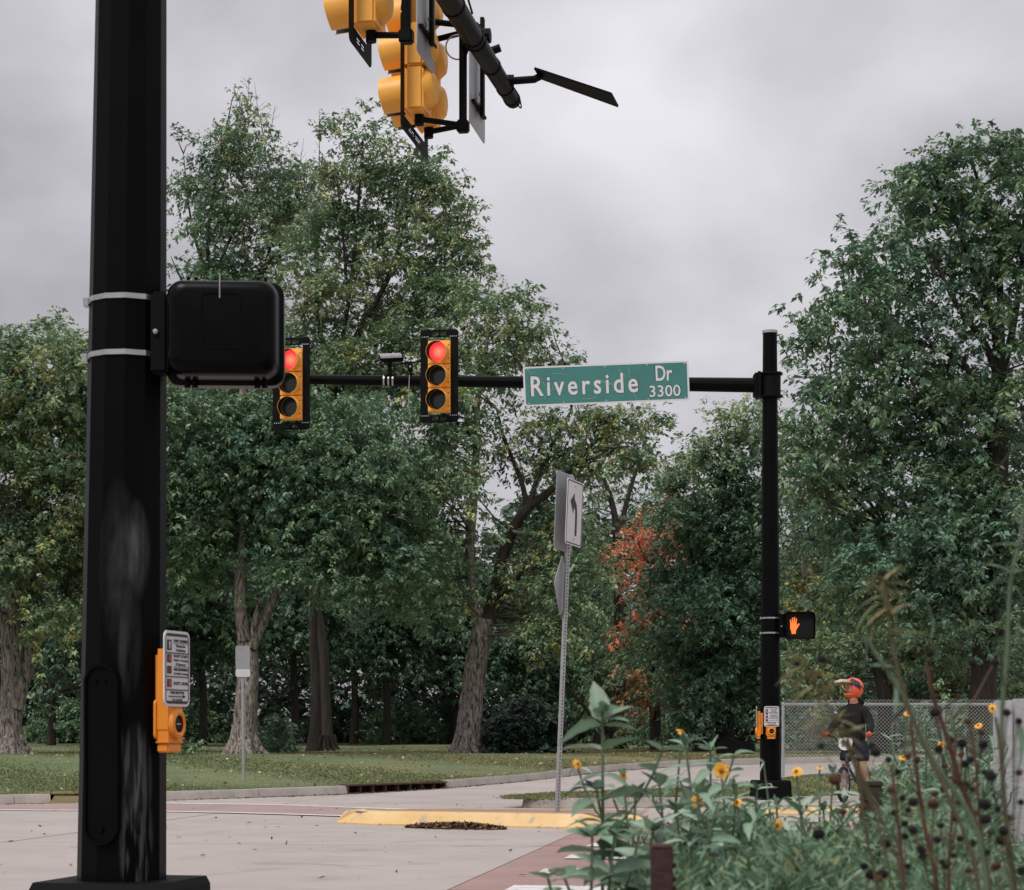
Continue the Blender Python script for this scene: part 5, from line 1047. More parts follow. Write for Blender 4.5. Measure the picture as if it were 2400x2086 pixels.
# grass on the lawns and fallen leaves
def grass():
    n = 150000; px_ = rng.uniform(-80, 2480, n); kx = np.array([HX + p.x / p.y * F for p in KW]); ky = np.array([p.y for p in KW])
    y0 = np.interp(px_, kx, ky) + 0.2; Y = y0 + (75 - y0) * rng.random(n) ** 1.7; X = (px_ - HX) / F * Y
    Z = hv(Y) + 0.135
    # corner lawn
    n2 = 26000; ca = np.array([(p.x, p.y) for p in A]); cb = np.array([(p.x, p.y) for p in B]); ii = rng.integers(0, len(ca), n2); f = rng.uniform(.04, .96, n2)[:, None]
    P2 = ca[ii] * f + cb[ii] * (1 - f) + rng.normal(0, .12, (n2, 2)); X = np.concatenate([X, P2[:, 0]]); Y = np.concatenate([Y, P2[:, 1]]); Z = np.concatenate([Z, hv(P2[:, 1]) + 0.13 + 0.03 * np.sin(np.pi * f[:, 0])])
    n += n2; a = rng.uniform(0, 6.28, n); w = rng.uniform(.012, .022, n); hh_ = rng.uniform(.02, .045, n); lean = rng.normal(0, .03, (n, 2))
    b = np.stack([X, Y, Z - .005], 1); s_ = np.stack([np.cos(a) * w, np.sin(a) * w * .4, np.zeros(n)], 1); t = b + np.stack([lean[:, 0], lean[:, 1], hh_], 1)
    V = np.stack([b - s_, b + s_, t], 1)
    p = np.sin(X * .22 + 1) + np.sin(Y * .13 + X * .11) + rng.normal(0, .6, n); u_ = np.clip((p + 2) / 4, 0, 1)[:, None]
    C = (np.array([0.125, 0.175, 0.075]) * (1 - u_) + np.array([0.24, 0.205, 0.10]) * u_) * rng.uniform(.86, 1.14, (n, 1))
    link('grass', quadmesh('grass', V, C, 'grass_blade', 3), None, kind='stuff', label='short mown grass on the park lawn', category='grass')
    n = 1500; px_ = rng.uniform(0, 2400, n); y0 = np.interp(px_, kx, ky) + 0.3; Y = y0 + (80 - y0) * rng.random(n) ** 1.3; X = (px_ - HX) / F * Y; Z = hv(Y) + .175
    C0 = np.stack([X, Y, Z], 1); ax = unit(rng.normal(0, 1, (n, 3)) * np.array([1, 1, .35])); nr = unit(np.cross(ax, rng.normal(0, 1, (n, 3)))); s_ = rng.uniform(.02, .05, (n, 1))
    V = np.stack([C0 - ax * s_, C0 + nr * s_ * .7, C0 + ax * s_, C0 - nr * s_ * .7], 1)
    C = np.array([(0.33, 0.28, 0.17), (0.24, 0.17, 0.10), (0.42, 0.39, 0.30), (0.30, 0.24, 0.12)])[rng.integers(0, 4, n)] * rng.uniform(.7, 1.2, (n, 1))
    link('fallen_leaves', quadmesh('fallen_leaves', V, C, 'litter'), None, kind='stuff', label='fallen leaves scattered over the lawn', category='leaves')
    # drift of bark and leaves against the yellow kerb, and along the gutters
    n = 2600; t = rng.random(n); pa = np.array(G(952, 1940)); pb_ = np.array(G(1185, 1944)); w = np.sin(np.pi * t) ** .6
    C0 = pa + (pb_ - pa) * t[:, None] + np.stack([np.zeros(n), rng.normal(0.02, .13, n) * w, np.zeros(n)], 1); C0[:, 2] = .008 + .075 * w * rng.random(n) * np.exp(-((C0[:, 1] - (pa[1] + (pb_[1] - pa[1]) * t)) / .2) ** 2)
    n3 = 900; gl = [p for p in KW if -50 < HX + p.x / p.y * F < 1600]; gi = rng.integers(0, len(gl) - 1, n3); ft = rng.random(n3)
    G3 = np.array([np.array(gl[i].lerp(gl[i + 1], float(q))) for i, q in zip(gi, ft)]); G3[:, 1] -= np.abs(rng.normal(0, .1, n3)) + .02; G3[:, 2] = hv(G3[:, 1]) + .012
    n4 = 140; R4 = np.stack([rng.uniform(-6, 3, n4), rng.uniform(15, 31, n4), np.full(n4, .012)], 1)
    C0 = np.concatenate([C0, G3, R4]); n = len(C0)
    ax = unit(rng.normal(0, 1, (n, 3)) * np.array([1, 1, .3])); nr = unit(np.cross(ax, np.array([0, 0, 1]) + rng.normal(0, .3, (n, 3)))); s_ = rng.uniform(.012, .05, (n, 1))
    V = np.stack([C0 - ax * s_, C0 + nr * s_ * .35, C0 + ax * s_, C0 - nr * s_ * .35], 1)
    C = np.array([(0.12, 0.06, 0.035), (0.2, 0.11, 0.06), (0.07, 0.04, 0.025), (0.28, 0.19, 0.11)])[rng.integers(0, 4, n)] * rng.uniform(.7, 1.2, (n, 1))
    link('leaf_litter', quadmesh('leaf_litter', V, C, 'litter'), None, kind='stuff', label='drift of brown bark and leaf litter against the yellow kerb', category='litter')
grass()

print('TOTAL LEAVES', TOT[0], flush=True)
# ------------------------------------------------------------------ rider and bicycle
mat('skin', (0.50, 0.24, 0.145), 0.55, var=0.12, scale=9)
mat('hoodie', (0.013, 0.012, 0.012), 0.9, col2=(0.02, 0.018, 0.018), scale=7, bump=0.5, bscale=14, spec=0.2)
mat('shorts', (0.014, 0.014, 0.028), 0.85, col2=(0.022, 0.02, 0.035), scale=9, bump=0.4, bscale=16, spec=0.2)
mat('sock', (0.66, 0.64, 0.64), 0.9, var=0.15, scale=30)
mat('shoe', (0.50, 0.46, 0.40), 0.8, var=0.25, scale=14)
mat('glove', (0.55, 0.075, 0.035), 0.7, var=0.3, scale=30)
mat('helmet_red', (0.85, 0.115, 0.035), 0.28, var=0.1, scale=5)
mat('helmet_dark', (0.02, 0.018, 0.035), 0.3, var=0.2, scale=5)
mat('helmet_pale', (0.55, 0.45, 0.36), 0.35, var=0.2, scale=9)
mat('hair', (0.02, 0.013, 0.009), 0.8)
mat('tyre', (0.014, 0.014, 0.014), 0.85, var=0.3, scale=30, bump=0.4, bscale=80)
mat('frame_blue', (0.03, 0.05, 0.075), 0.35, var=0.3, scale=9)
def skin_obj(name, chains, m, parent, sub=2, root=0, extra=None, auto=None):
    vs = []; es = []; rs = []; idx = {}
    def vid(p, r):
        k = tuple(round(c, 4) for c in p)
        if k not in idx: idx[k] = len(vs); vs.append(p); rs.append(r)
        return idx[k]
    for ch in chains:
        prev = None
        for p, r in ch:
            i = vid(p, r)
            if prev is not None: es.append((prev, i))
            prev = i
    me = bpy.data.meshes.new(name + '_skel'); me.from_pydata(vs, es, []); ob = bpy.data.objects.new(name + '_skel', me); COL.objects.link(ob)
    ob.modifiers.new('skin', 'SKIN').use_smooth_shade = True
    sv = me.skin_vertices[0].data
    for i, r in enumerate(rs):
        sv[i].radius = (r, r) if not hasattr(r, '__len__') else r
        sv[i].use_root = (i == root)
    md = ob.modifiers.new('sub', 'SUBSURF'); md.levels = sub; md.render_levels = sub
    bpy.context.view_layer.update()
    out = bpy.data.meshes.new_from_object(ob.evaluated_get(bpy.context.evaluated_depsgraph_get()))
    bpy.data.objects.remove(ob); bpy.data.meshes.remove(me)
    if extra:
        bm = bmesh.new(); bm.from_mesh(out)
        for (V, Fc) in extra:
            bv = [bm.verts.new(v) for v in V]
            for f in Fc: bm.faces.new([bv[i] for i in f])
        bm.to_mesh(out); bm.free()
    out.name = name; out.materials.clear(); out.materials.append(MATS[m]); out.polygons.foreach_set('use_smooth', [True] * len(out.polygons))
    return link(name, out, parent)
def ellip(c, r, Mx=None, nu=14, nv=10, warp=None):
    V = []; Fc = []
    for j in range(nv + 1):
        ph = -math.pi / 2 + math.pi * j / nv
        for i in range(nu):
            a = 2 * math.pi * i / nu; p = Vector((r[0] * math.cos(ph) * math.cos(a), r[1] * math.cos(ph) * math.sin(a), r[2] * math.sin(ph)))
            if warp: p = warp(p)
            if Mx is not None: p = Mx @ p
            V.append(p + Vector(c))
    for j in range(nv):
        for i in range(nu): Fc.append((j * nu + i, j * nu + (i + 1) % nu, (j + 1) * nu + (i + 1) % nu, (j + 1) * nu + i))
    return V, Fc
RX = U(2003, 1880, 28.7); th = R(-28)
rider = empty('person', (RX.x, 28.7, 0.133), th, 'young rider in black hoodie, navy shorts and red full-face helmet astride a bike', 'person')
HC = Vector((0.0, -0.055, 1.60)); MH = Matrix.Rotation(R(-48), 4, 'Z')
def face_warp(p):
    if p.z < 0: p.x *= 1 + p.z * 1.6; p.y *= 1 + p.z * 0.8
    return p
extra = [ellip(HC, (0.078, 0.098, 0.115), MH, 18, 14, face_warp), ellip(HC + (MH @ Vector((0, -0.104, -0.012))), (0.013, 0.020, 0.024), MH, 8, 6), ellip(HC + (MH @ Vector((0, -0.094, -0.062))), (0.024, 0.010, 0.007), MH, 8, 5), ellip(HC + (MH @ Vector((0, -0.088, -0.095))), (0.026, 0.018, 0.016), MH, 8, 5)]
for s in (-1, 1): extra.append(ellip(HC + (MH @ Vector((s * 0.08, 0.01, -0.005))), (0.010, 0.022, 0.032), MH, 8, 6))
body = [[((0, .03, .90), (.10, .08)), ((0, .01, 1.05), (.11, .085)), ((0, -.01, 1.20), (.12, .085)), ((0, -.01, 1.31), (.10, .07)), ((0, -.03, 1.42), .056), ((0, -.045, 1.52), .052)]]
for s in (-1, 1):
    body.append([((0, .03, .90), (.10, .08)), ((s * .085, .02, .82), .072), ((s * .12, -.01, .66), .070), ((s * .14, -.03, .47), .052), ((s * .148, .03, .34), .054), ((s * .155, .055, .12), .034), ((s * .16, .04, .06), .036), ((s * .175, -.12, .035), .03)])
    body.append([((0, -.01, 1.31), (.10, .07)), ((s * .15, .0, 1.31), .055), ((s * .235, -.06, 1.15), .042), ((s * .285, -.18, 1.04), .038), ((s * .31, -.29, .965), .028)])
bo = skin_obj('body', body, 'skin', rider, 2, 0, extra)
for s in (-1, 1):
    mb = MB(); V, Fc = ellip(HC + (MH @ Vector((s * 0.032, -0.088, 0.018))), (0.012, 0.008, 0.008), MH, 8, 6); mb.add(V, Fc); mb.build('eye', 'hair', bo, smooth=True)
hd = [[((0, .03, .82), (.175, .135)), ((0, .02, .96), (.168, .128)), ((0, -.01, 1.12), (.165, .12)), ((0, -.01, 1.27), (.155, .11)), ((0, -.02, 1.37), (.095, .085)), ((0, .0, 1.43), (.078, .07))]]
for s in (-1, 1): hd.append([((0, -.01, 1.27), (.155, .11)), ((s * .145, .0, 1.305), .082), ((s * .225, -.04, 1.17), .070), ((s * .272, -.12, 1.09), .064), ((s * .30, -.24, 1.00), .052), ((s * .305, -.275, .975), .042)])
skin_obj('hoodie', hd, 'hoodie', rider)
mb = MB(); V, Fc = ellip((0, 0.07, 1.42), (0.125, 0.085, 0.07), Matrix.Rotation(R(25), 4, 'X'), 14, 10); mb.add(V, Fc); mb.build('hood', 'hoodie', rider, smooth=True)
sh = [[((0, .03, .93), (.15, .12)), ((0, .03, .82), (.15, .12))]]
for s in (-1, 1): sh.append([((0, .03, .82), (.15, .12)), ((s * .105, .015, .75), .110), ((s * .128, -.01, .64), .098), ((s * .134, -.018, .56), .10)])
skin_obj('shorts', sh, 'shorts', rider)
for s in (-1, 1):
    skin_obj('sock', [[((s * .151, .045, .22), .042), ((s * .156, .055, .12), .041), ((s * .16, .04, .06), .046)]], 'sock', rider)
    so = skin_obj('shoe', [[((s * .158, .085, .05), .05), ((s * .162, .02, .052), .05), ((s * .172, -.09, .042), .043), ((s * .178, -.16, .036), .034)]], 'shoe', rider)
    mb = MB(); mb.prism([(-0.045, 0.0), (0.045, 0.0), (0.045, 0.022), (-0.045, 0.022)], -0.15, 0.11, Matrix.Translation((s * .167, -.03, 0))); mb.build('sole', 'sock', so)
    # gloved hand closed round the grip: palm, four fingers, thumb
    gx = s * .33; gy = -.34; gz = .945
    ch = [[((s * .305, -.275, .972), .030), ((gx - s * .005, gy + .045, gz + .022), (.040, .024))]]
    for k in range(4):
        fx = gx + s * (-.036 + .023 * k); ln = (0.92, 1.0, .97, .82)[k]
        ch.append([((gx - s * .005, gy + .045, gz + .022), (.040, .024)), ((fx, gy + .006, gz + .030), .0105), ((fx, gy - .026 * ln, gz + .016), .0098), ((fx, gy - .030 * ln, gz - .012), .0092), ((fx, gy - .006, gz - .026), .0082)])
    ch.append([((gx - s * .005, gy + .045, gz + .022), (.040, .024)), ((gx - s * .045, gy + .02, gz + .010), .0115), ((gx - s * .052, gy - .008, gz - .014), .0100), ((gx - s * .044, gy - .024, gz - .024), .0088)])
    skin_obj('glove', ch, 'glove', rider, 1)
# helmet
he = empty('helmet', HC, R(-48)); he.parent = rider
def shell(r0, keep, m, name, sc=(1, 1, 1)):
    mb = MB(); nu, nv = 32, 20; V = []; Fc = []
    for j in range(nv + 1):
        ph = R(-62) + (math.pi / 2 - R(-62)) * j / nv
        for i in range(nu):
            a = 2 * math.pi * i / nu; c = math.cos(ph); x, y, z = r0 * c * math.sin(a) * 0.92, -r0 * c * math.cos(a) * 1.12, r0 * math.sin(ph) * 1.12 + 0.018
            if z < -0.02 and y < 0: y *= 1 + 0.22 * min(1, (-z - .02) / .06)
            V.append((x * sc[0], y * sc[1], z * sc[2]))
    for j in range(nv):
        for i in range(nu):
            ph = R(-62) + (math.pi / 2 - R(-62)) * (j + .5) / nv; a = (2 * math.pi * (i + .5) / nu + math.pi) % (2 * math.pi) - math.pi
            if keep(math.degrees(ph), math.degrees(a)): Fc.append((j * nu + i, j * nu + (i + 1) % nu, (j + 1) * nu + (i + 1) % nu, (j + 1) * nu + i))
    mb.add(V, Fc); o = mb.build(name, m, he, smooth=True)
    md = o.modifiers.new('thickness', 'SOLIDIFY'); md.thickness = 0.012; md.offset = -1
    return o
opening = lambda p, a: not (abs(a) < 66 and -34 < p < 30)
shell(0.136, opening, 'helmet_red', 'shell')
shell(0.1385, lambda p, a: opening(p, a) and ((40 < abs(a) < 118 and abs(p - 34 + (abs(a) - 75) * .55) < 24 and p < 66) or (abs(a) > 150 and -40 < p < 10)), 'helmet_dark', 'dark_panel')
shell(0.140, lambda p, a: opening(p, a) and 95 < abs(a) < 150 and abs(p - 8 + (abs(a) - 120) * .55) < 5, 'helmet_dark', 'side_stripe')
mb = MB(); pts = [(-0.10, -0.08, 0.100), (0.10, -0.08, 0.100), (0.085, -0.20, 0.112), (0.05, -0.29, 0.092), (-0.05, -0.29, 0.092), (-0.085, -0.20, 0.112), (0, -0.08, 0.148), (0, -0.20, 0.148), (0, -0.295, 0.118)]
fs = [(0, 6, 7, 5), (6, 1, 2, 7), (5, 7, 8, 4), (7, 2, 3, 8)]; mb.add(pts, fs); o = mb.build('peak', 'helmet_pale', he, smooth=True); md = o.modifiers.new('thickness', 'SOLIDIFY'); md.thickness = 0.008
mb = MB(); mb.box((0, -0.178, -0.068), (0.05, 0.012, 0.03), bev=0.006); mb.build('mouth_vent', 'helmet_dark', he)

bike = empty('bicycle', (RX.x, 28.7, 0.133), th, 'small dark bmx bicycle with white number plate 96 under the rider', 'bicycle')
def tb(name, segs, m, parent=bike, sm=True):
    mb = MB()
    for pts, r in segs: mb.tube(pts, r, 10)
    return mb.build(name, m, parent, smooth=sm)
FHb = (0, -.50, .255); RHb = (0, .45, .255)
def wheel(c, name):
    e = MB(); V = []; Fc = []; n, k = 36, 10; Rw, rw = .232, .026
    for i in range(n):
        a = 2 * math.pi * i / n
        for j in range(k):
            b = 2 * math.pi * j / k; q = Rw + rw * math.cos(b); V.append((c[0] + rw * math.sin(b), c[1] + q * math.cos(a), c[2] + q * math.sin(a)))
    for i in range(n):
        for j in range(k): Fc.append((i * k + j, i * k + (j + 1) % k, ((i + 1) % n) * k + (j + 1) % k, ((i + 1) % n) * k + j))
    e.add(V, Fc); w = e.build('tyre', 'tyre', bike, smooth=True)
    mb = MB(); P = [(c[0], c[1] + .205 * math.cos(2 * math.pi * i / 28), c[2] + .205 * math.sin(2 * math.pi * i / 28)) for i in range(29)]; mb.tube(P, .011, 8); mb.build('rim', 'galvanised', w, smooth=True)
    mb = MB()
    for i in range(24):
        a = 2 * math.pi * i / 24; mb.tube([(c[0] + (.02 if i % 2 else -.02), c[1] + .02 * math.cos(a + .5), c[2] + .02 * math.sin(a + .5)), (c[0], c[1] + .2 * math.cos(a), c[2] + .2 * math.sin(a))], .0014, 4)
    mb.build('spokes', 'steel', w, kind='stuff'); mb = MB(); mb.tube([(c[0] - .05, c[1], c[2]), (c[0] + .05, c[1], c[2])], .018, 10); mb.build('hub', 'galvanised', w)
wheel(FHb, 'front'); wheel(RHb, 'rear')
BBk = (0, .06, .285); HT0 = (0, -.355, .56); HT1 = (0, -.33, .68); ST = (0, .17, .56)
tb('frame', [([HT0, BBk], .020), ([HT1, ST], .018), ([ST, BBk], .016), ([HT0, HT1], .022), ([(0, .10, .285), (.05, .45, .255)], .009), ([(0, .10, .285), (-.05, .45, .255)], .009), ([ST, (.05, .45, .255)], .008), ([ST, (-.05, .45, .255)], .008)], 'frame_blue')
tb('fork', [([(-.05, -.375, .52), (-.05, -.50, .255)], .012), ([(.05, -.375, .52), (.05, -.50, .255)], .012), ([(-.055, -.37, .53), (.055, -.37, .53)], .014)], 'frame_blue')
tb('handlebar', [([HT1, (0, -.325, .75)], .018), ([(0, -.325, .75), (0, -.375, .755)], .022), ([(-.36, -.34, .945), (-.25, -.345, .94), (-.17, -.365, .92), (-.075, -.375, .765), (0, -.375, .757), (.075, -.375, .765), (.17, -.365, .92), (.25, -.345, .94), (.36, -.34, .945)], .0115), ([(-.15, -.366, .87), (.15, -.366, .87)], .008)], 'black_matte')
for s in (-1, 1): tb('grip', [([(s * .37, -.34, .945), (s * .265, -.344, .941)], .017)], 'tyre')
for s in (-1, 1):
    tb('crank_arm', [([(s * .06, .06, .285), (s * .065, .06 - s * .16, .285 - s * 0.02)], .010)], 'galvanised'); mb = MB(); mb.box((s * .115, .06 - s * .16, .285 - s * .02), (.09, .085, .022), bev=.005); mb.build('pedal', 'black_matte', bike)
mb = MB(); P = [(.055, .06 + .085 * math.cos(2 * math.pi * i / 20), .285 + .085 * math.sin(2 * math.pi * i / 20)) for i in range(21)]; mb.tube(P, .006, 6); mb.tube([(.055, .06, .2), (.055, .06, .37)], .006, 6); mb.tube([(.055, -.025, .285), (.055, .145, .285)], .006, 6); mb.build('chainring', 'black_matte', bike)
mb = MB(); mb.prism([(-.02, 0), (.02, 0), (.06, .02), (.065, .045), (-.065, .045), (-.06, .02)], .06, .27, Matrix.Translation((0, 0, .60))); mb.tube([(0, .17, .55), (0, .18, .62)], .014, 8); mb.build('seat', 'black_matte', bike)
tb('brake_cable', [([(.2, -.36, .93), (.17, -.46, .86), (.10, -.48, .70), (.05, -.44, .55)], .004)], 'tyre')
Mp_ = Matrix.Translation((0, -.41, .83)) @ Matrix.Rotation(R(-10), 4, 'X')
mb = MB(); op = [(-.085, .075), (0, .088), (.085, .075), (.105, .03), (.095, -.04), (.055, -.085), (0, -.098), (-.055, -.085), (-.095, -.04), (-.105, .03)]; mb.prism(op, -.004, .004, Mp_); npl = mb.build('number_plate', 'sign_white', bike)
v, f = text_geo('96', -.062, .062, -.05, .05, -.0045, .0015, .03); mb = MB(); mb.add(v, f, Mp_); mb.build('race_number', 'ink', npl)

# ------------------------------------------------------------------ the flower bed in front
bedm = MB(); bedm.add([(0.15, -3, 0.02), (9, -3, 0.02), (9, 11.5, 0.02), (1.8, 11.5, 0.02), (0.75, 8.5, .02)], [(0, 1, 2, 3, 4)]); bedm.build('flower_bed_soil', 'soil', kind='structure')
mat('stem_green', (0.10, 0.15, 0.085), 0.6, var=0.3, scale=14)
mat('stem_brown', (0.10, 0.042, 0.02), 0.8, col2=(0.055, 0.028, 0.016), scale=20)
mat('stem_olive', (0.10, 0.085, 0.04), 0.8, var=0.4, scale=20)
mat('seed_dark', (0.010, 0.007, 0.006), 0.95, var=0.4, scale=60, bump=0.8, bscale=120)
mat('seed_brown', (0.075, 0.032, 0.016), 0.95, var=0.4, scale=60)
mat('petal', (0.86, 0.46, 0.035), 0.55, col2=(0.78, 0.36, 0.025), scale=30)
mat('cone', (0.62, 0.20, 0.02), 0.8, col2=(0.4, 0.12, 0.02), scale=60, bump=0.6, bscale=120)
leafmat('bed_leaf', 0.5, 0.22, 0.35)
def leaf_mesh(name, width, tooth, droop, fold, col, n=7):
    V = [(0, 0, 0)]; Fc = []; up_c = []
    prof = lambda t: width * (math.sin(math.pi * min(1, t ** .72)) ** .9 + .02)
    for i in range(1, n + 1):
        t = i / n; zc_ = -droop * t * t; w = prof(t) * 0.5 if i < n else 0.0
        tt = 1 + (tooth if i % 2 else -tooth)
        V += [(-w * tt, t, zc_ + fold * w), (0, t + (.02 if i % 2 else 0), zc_), (w * tt, t, zc_ + fold * w)] if i < n else [(0, 1.0, zc_)]
    Fc += [(0, 2, 1), (0, 3, 2)]
    for i in range(1, n - 1):
        a = 1 + 3 * (i - 1); b = a + 3; Fc += [(a, a + 1, b + 1, b), (a + 1, a + 2, b + 2, b + 1)]
    a = 1 + 3 * (n - 2); Fc += [(a, a + 1, a + 3), (a + 1, a + 2, a + 3)]
    me = bpy.data.meshes.new(name); me.from_pydata(V, [], Fc); at = me.color_attributes.new('Col', 'FLOAT_COLOR', 'POINT')
    for i, v in enumerate(V): k = 1.35 if v[0] == 0 else 1.0; at.data[i].color = (min(1, col[0] * k), min(1, col[1] * k), min(1, col[2] * k), 1)
    me.polygons.foreach_set('use_smooth', [True] * len(me.polygons)); me.materials.append(MATS['bed_leaf']); return me
SAGE = [(0.20, 0.30, 0.20), (0.14, 0.225, 0.145), (0.28, 0.37, 0.275), (0.08, 0.14, 0.09)]
BROAD = [leaf_mesh('leaf', .60, .10, d_, .25, c_) for c_ in SAGE for d_ in (.1, .35, .6)]
LANCE = [leaf_mesh('leaf', .31, .05, d_, .3, c_) for c_ in SAGE for d_ in (.1, .45, .8)]
NARROW = [leaf_mesh('leaf', .11, 0, d_, .3, c_) for c_ in SAGE for d_ in (.2, .7)]
DRY = [leaf_mesh('leaf', .24, .2, d_, .4, c_) for c_ in ((.21, .21, .095), (.25, .21, .10)) for d_ in (.3, .8)]
def orient(dirv, up=Vector((0, 0, 1)), roll=0.0):
    y = dirv.normalized(); x = y.cross(up)
    if x.length < 1e-3: x = Vector((1, 0, 0))
    x.normalize(); z = x.cross(y); M = Matrix((x, y, z)).transposed()
    return (M @ Matrix.Rotation(roll, 3, 'Y')).to_euler()
def put_leaf(e, p, az_, el_, ln, meshes):
    d_ = Vector((math.cos(az_) * math.cos(el_), math.sin(az_) * math.cos(el_), math.sin(el_)))
    return link('leaf', random.choice(meshes), e, loc=p, rot=orient(d_, roll=random.uniform(-.5, .5)), scale=(ln * random.uniform(.85, 1.15), ln, ln))
PET = None
def petal_mesh():
    V = [(-.10, 0, 0), (.10, 0, 0), (-.20, .45, .05), (0, .42, -.01), (.20, .45, .05), (-.19, .88, .0), (-.06, .98, -.03), (.05, .92, -.02), (.19, .90, .0)]
    Fc = [(0, 3, 2), (0, 1, 3), (1, 4, 3), (2, 3, 6, 5), (3, 7, 6), (3, 4, 8, 7)]; me = bpy.data.meshes.new('petal'); me.from_pydata(V, [], Fc); me.materials.append(MATS['petal']); return me
PET = petal_mesh()
conem = MB(); conem.lathe([(0.0, -.42), (.18, -.40), (.36, -.24), (.40, -.05), (.30, .06), (0, .08)], 14, cap=False); CONE = conem.mesh('flower_head', 'cone', True)
def flower(e, p, r, face, droopf=0.0, npet=12):
    hd_ = link('flower_head', CONE, e, loc=p, rot=face, scale=r * .75)
    for k in range(npet):
        a = 2 * math.pi * k / npet + random.uniform(-.12, .12)
        M = Matrix.Rotation(a, 3, 'Y') @ Matrix(((1, 0, 0), (0, 0, -1), (0, 1, 0))) @ Matrix.Rotation(-droopf + random.uniform(-.15, .15), 3, 'X')
        d_ = Vector((math.sin(a), 0, math.cos(a))); o = link('petal', PET, hd_); o.rotation_euler = M.to_euler(); o.location = d_ * .33; o.scale = (1.15 * random.uniform(.85, 1.1), 1.0 * random.uniform(.85, 1.1), 1.0)
    return hd_
def stem_path(base, tip, bend, n=7):
    return [base.lerp(tip, t) + Vector((bend.x, bend.y, 0)) * math.sin(math.pi * t) for t in [i / (n - 1) for i in range(n)]]
def at_path(P, f):
    f = max(0, min(.9999, f)) * (len(P) - 1); i = int(f); return P[i].lerp(P[i + 1], f - i)
def plant(name, label, tip, d, leaves, ln, nodes=11, flower_r=0, face=None, side=2, lo=.45, group=None, cat='plant', sidefl=0, base_dx=0.0, stem='stem_green', pr=.0042, elev=(.1, .7), droopf=.25, npet=12, top=1.0):
    T = U(tip[0], tip[1], d); Bp = Vector((T.x + base_dx + random.uniform(-.04, .04), T.y + random.uniform(-.06, .06), 0.02))
    e = empty(name, Bp, 0, label, cat, group); tl = T - Bp
    P = stem_path(Vector((0, 0, -.02)), tl, Vector((random.uniform(-.04, .04), random.uniform(-.04, .04), 0)))
    mb = MB(); mb.tube(P, [pr * 1.5 - pr * i / len(P) for i in range(len(P))], 6); st = mb.build('stem', stem, e, smooth=True)
    def foliate(Q, f0, f1, nn, L_):
        ph = random.uniform(0, 6.28)
        for k in range(nn):
            f = f0 + (f1 - f0) * k / max(1, nn - 1); p = at_path(Q, f); size = 1.15 * L_ * (0.55 + .75 * math.sin(math.pi * min(1, (1.08 - f) / .62 * .5)) if f > .55 else 1.1)
            for s in (0, 1):
                put_leaf(e, p, ph + k * 2.4 + s * math.pi + random.uniform(-.3, .3), random.uniform(*elev) * (1 if f > .6 else .4), size * random.uniform(.75, 1.2), leaves)
    foliate(P, lo, top, nodes, ln)
    if not flower_r:
        for k in range(4): put_leaf(e, P[-1], random.uniform(0, 6.28), random.uniform(.5, 1.2), ln * .5, leaves)
    for k in range(side):
        f = random.uniform(.5, .85); p = at_path(P, f); a = random.uniform(0, 6.28); l_ = random.uniform(.10, .2)
        q = p + Vector((math.cos(a) * l_ * .7, math.sin(a) * l_ * .4, l_)); Q = stem_path(p, q, Vector((math.cos(a), math.sin(a), 0)) * .02, 5)
        mb = MB(); mb.tube(Q, pr * .7, 5); mb.build('side_stem', stem, e, smooth=True); foliate(Q, .3, 1.0, 4, ln * .7)
        if k < sidefl: flower(e, Q[-1] + Vector((0, -.006, .01)), random.uniform(.014, .02), (R(random.uniform(-50, 10)), 0, R(random.uniform(-40, 40))), droopf)
    if flower_r: flower(e, P[-1] + Vector((0, -.004, 0)), flower_r, face or (R(-20), 0, 0), droopf, npet)
    return e
random.seed(21)
PG = 'leafy sage green plants in the flower bed'
tall = plant('leafy_plant', 'tallest leafy plant of the bed with toothed broad leaves on top', (1412, 1668), 4.2, BROAD, .085, 8, side=3, lo=.60, top=.93, elev=(-.1, .6))
for lx, ly, az_, el_, ln in ((1470, 1700, .15, -.05, .075), (1458, 1698, math.pi - .2, .02, .09), (1472, 1685, .5, .45, .08), (1455, 1690, 1.75, 1.25, .075), (1452, 1680, 2.2, 1.35, .08), (1468, 1690, -.6, .3, .06)):
    put_leaf(tall, U(1412 + (lx - 1464) * .4, ly, 4.2) - tall.location, az_, el_, ln, BROAD)
plant('leafy_plant', 'leaning leafy shoot left of the tallest plant, over the yellow kerb', (1398, 1852), 4.2, BROAD, .075, 5, side=1, lo=.72, base_dx=.06)
plant('leafy_plant', 'low leafy plant at the bottom left end of the bed', (1388, 1962), 3.9, BROAD, .09, 5, side=2, lo=.62, base_dx=.04)
plant('leafy_plant', 'big-leaved plant left of the rust-red post', (1440, 1960), 3.9, BROAD, .09, 6, side=2, lo=.6)
plant('flowering_plant', 'plant with the largest open yellow flower', (1690, 1806), 4.7, LANCE, .085, 9, flower_r=.021, face=(R(-6), 0, R(6)), side=2, lo=.5, npet=14, droopf=.0, top=.86)
plant('flowering_plant', 'plant with a drooping yellow flower beside the lawn', (1598, 1715), 5.0, LANCE, .08, 6, flower_r=.016, face=(R(-55), 0, R(50)), side=2, lo=.5, top=.88)
plant('leafy_plant', 'upright lance-leaved plant below the drooping yellow flower', (1607, 1748), 4.9, LANCE, .09, 11, side=2, lo=.5)
plant('leafy_plant', 'spreading lance-leaved plant left of the utility box', (1665, 1758), 5.4, LANCE, .10, 10, side=2, lo=.5)
plant('flowering_plant', 'plant with small yellow flowers partly hidden by the tallest stem', (1462, 1818), 4.6, LANCE, .07, 8, flower_r=.012, face=(R(-20), 0, R(30)), side=2, sidefl=1, lo=.5)
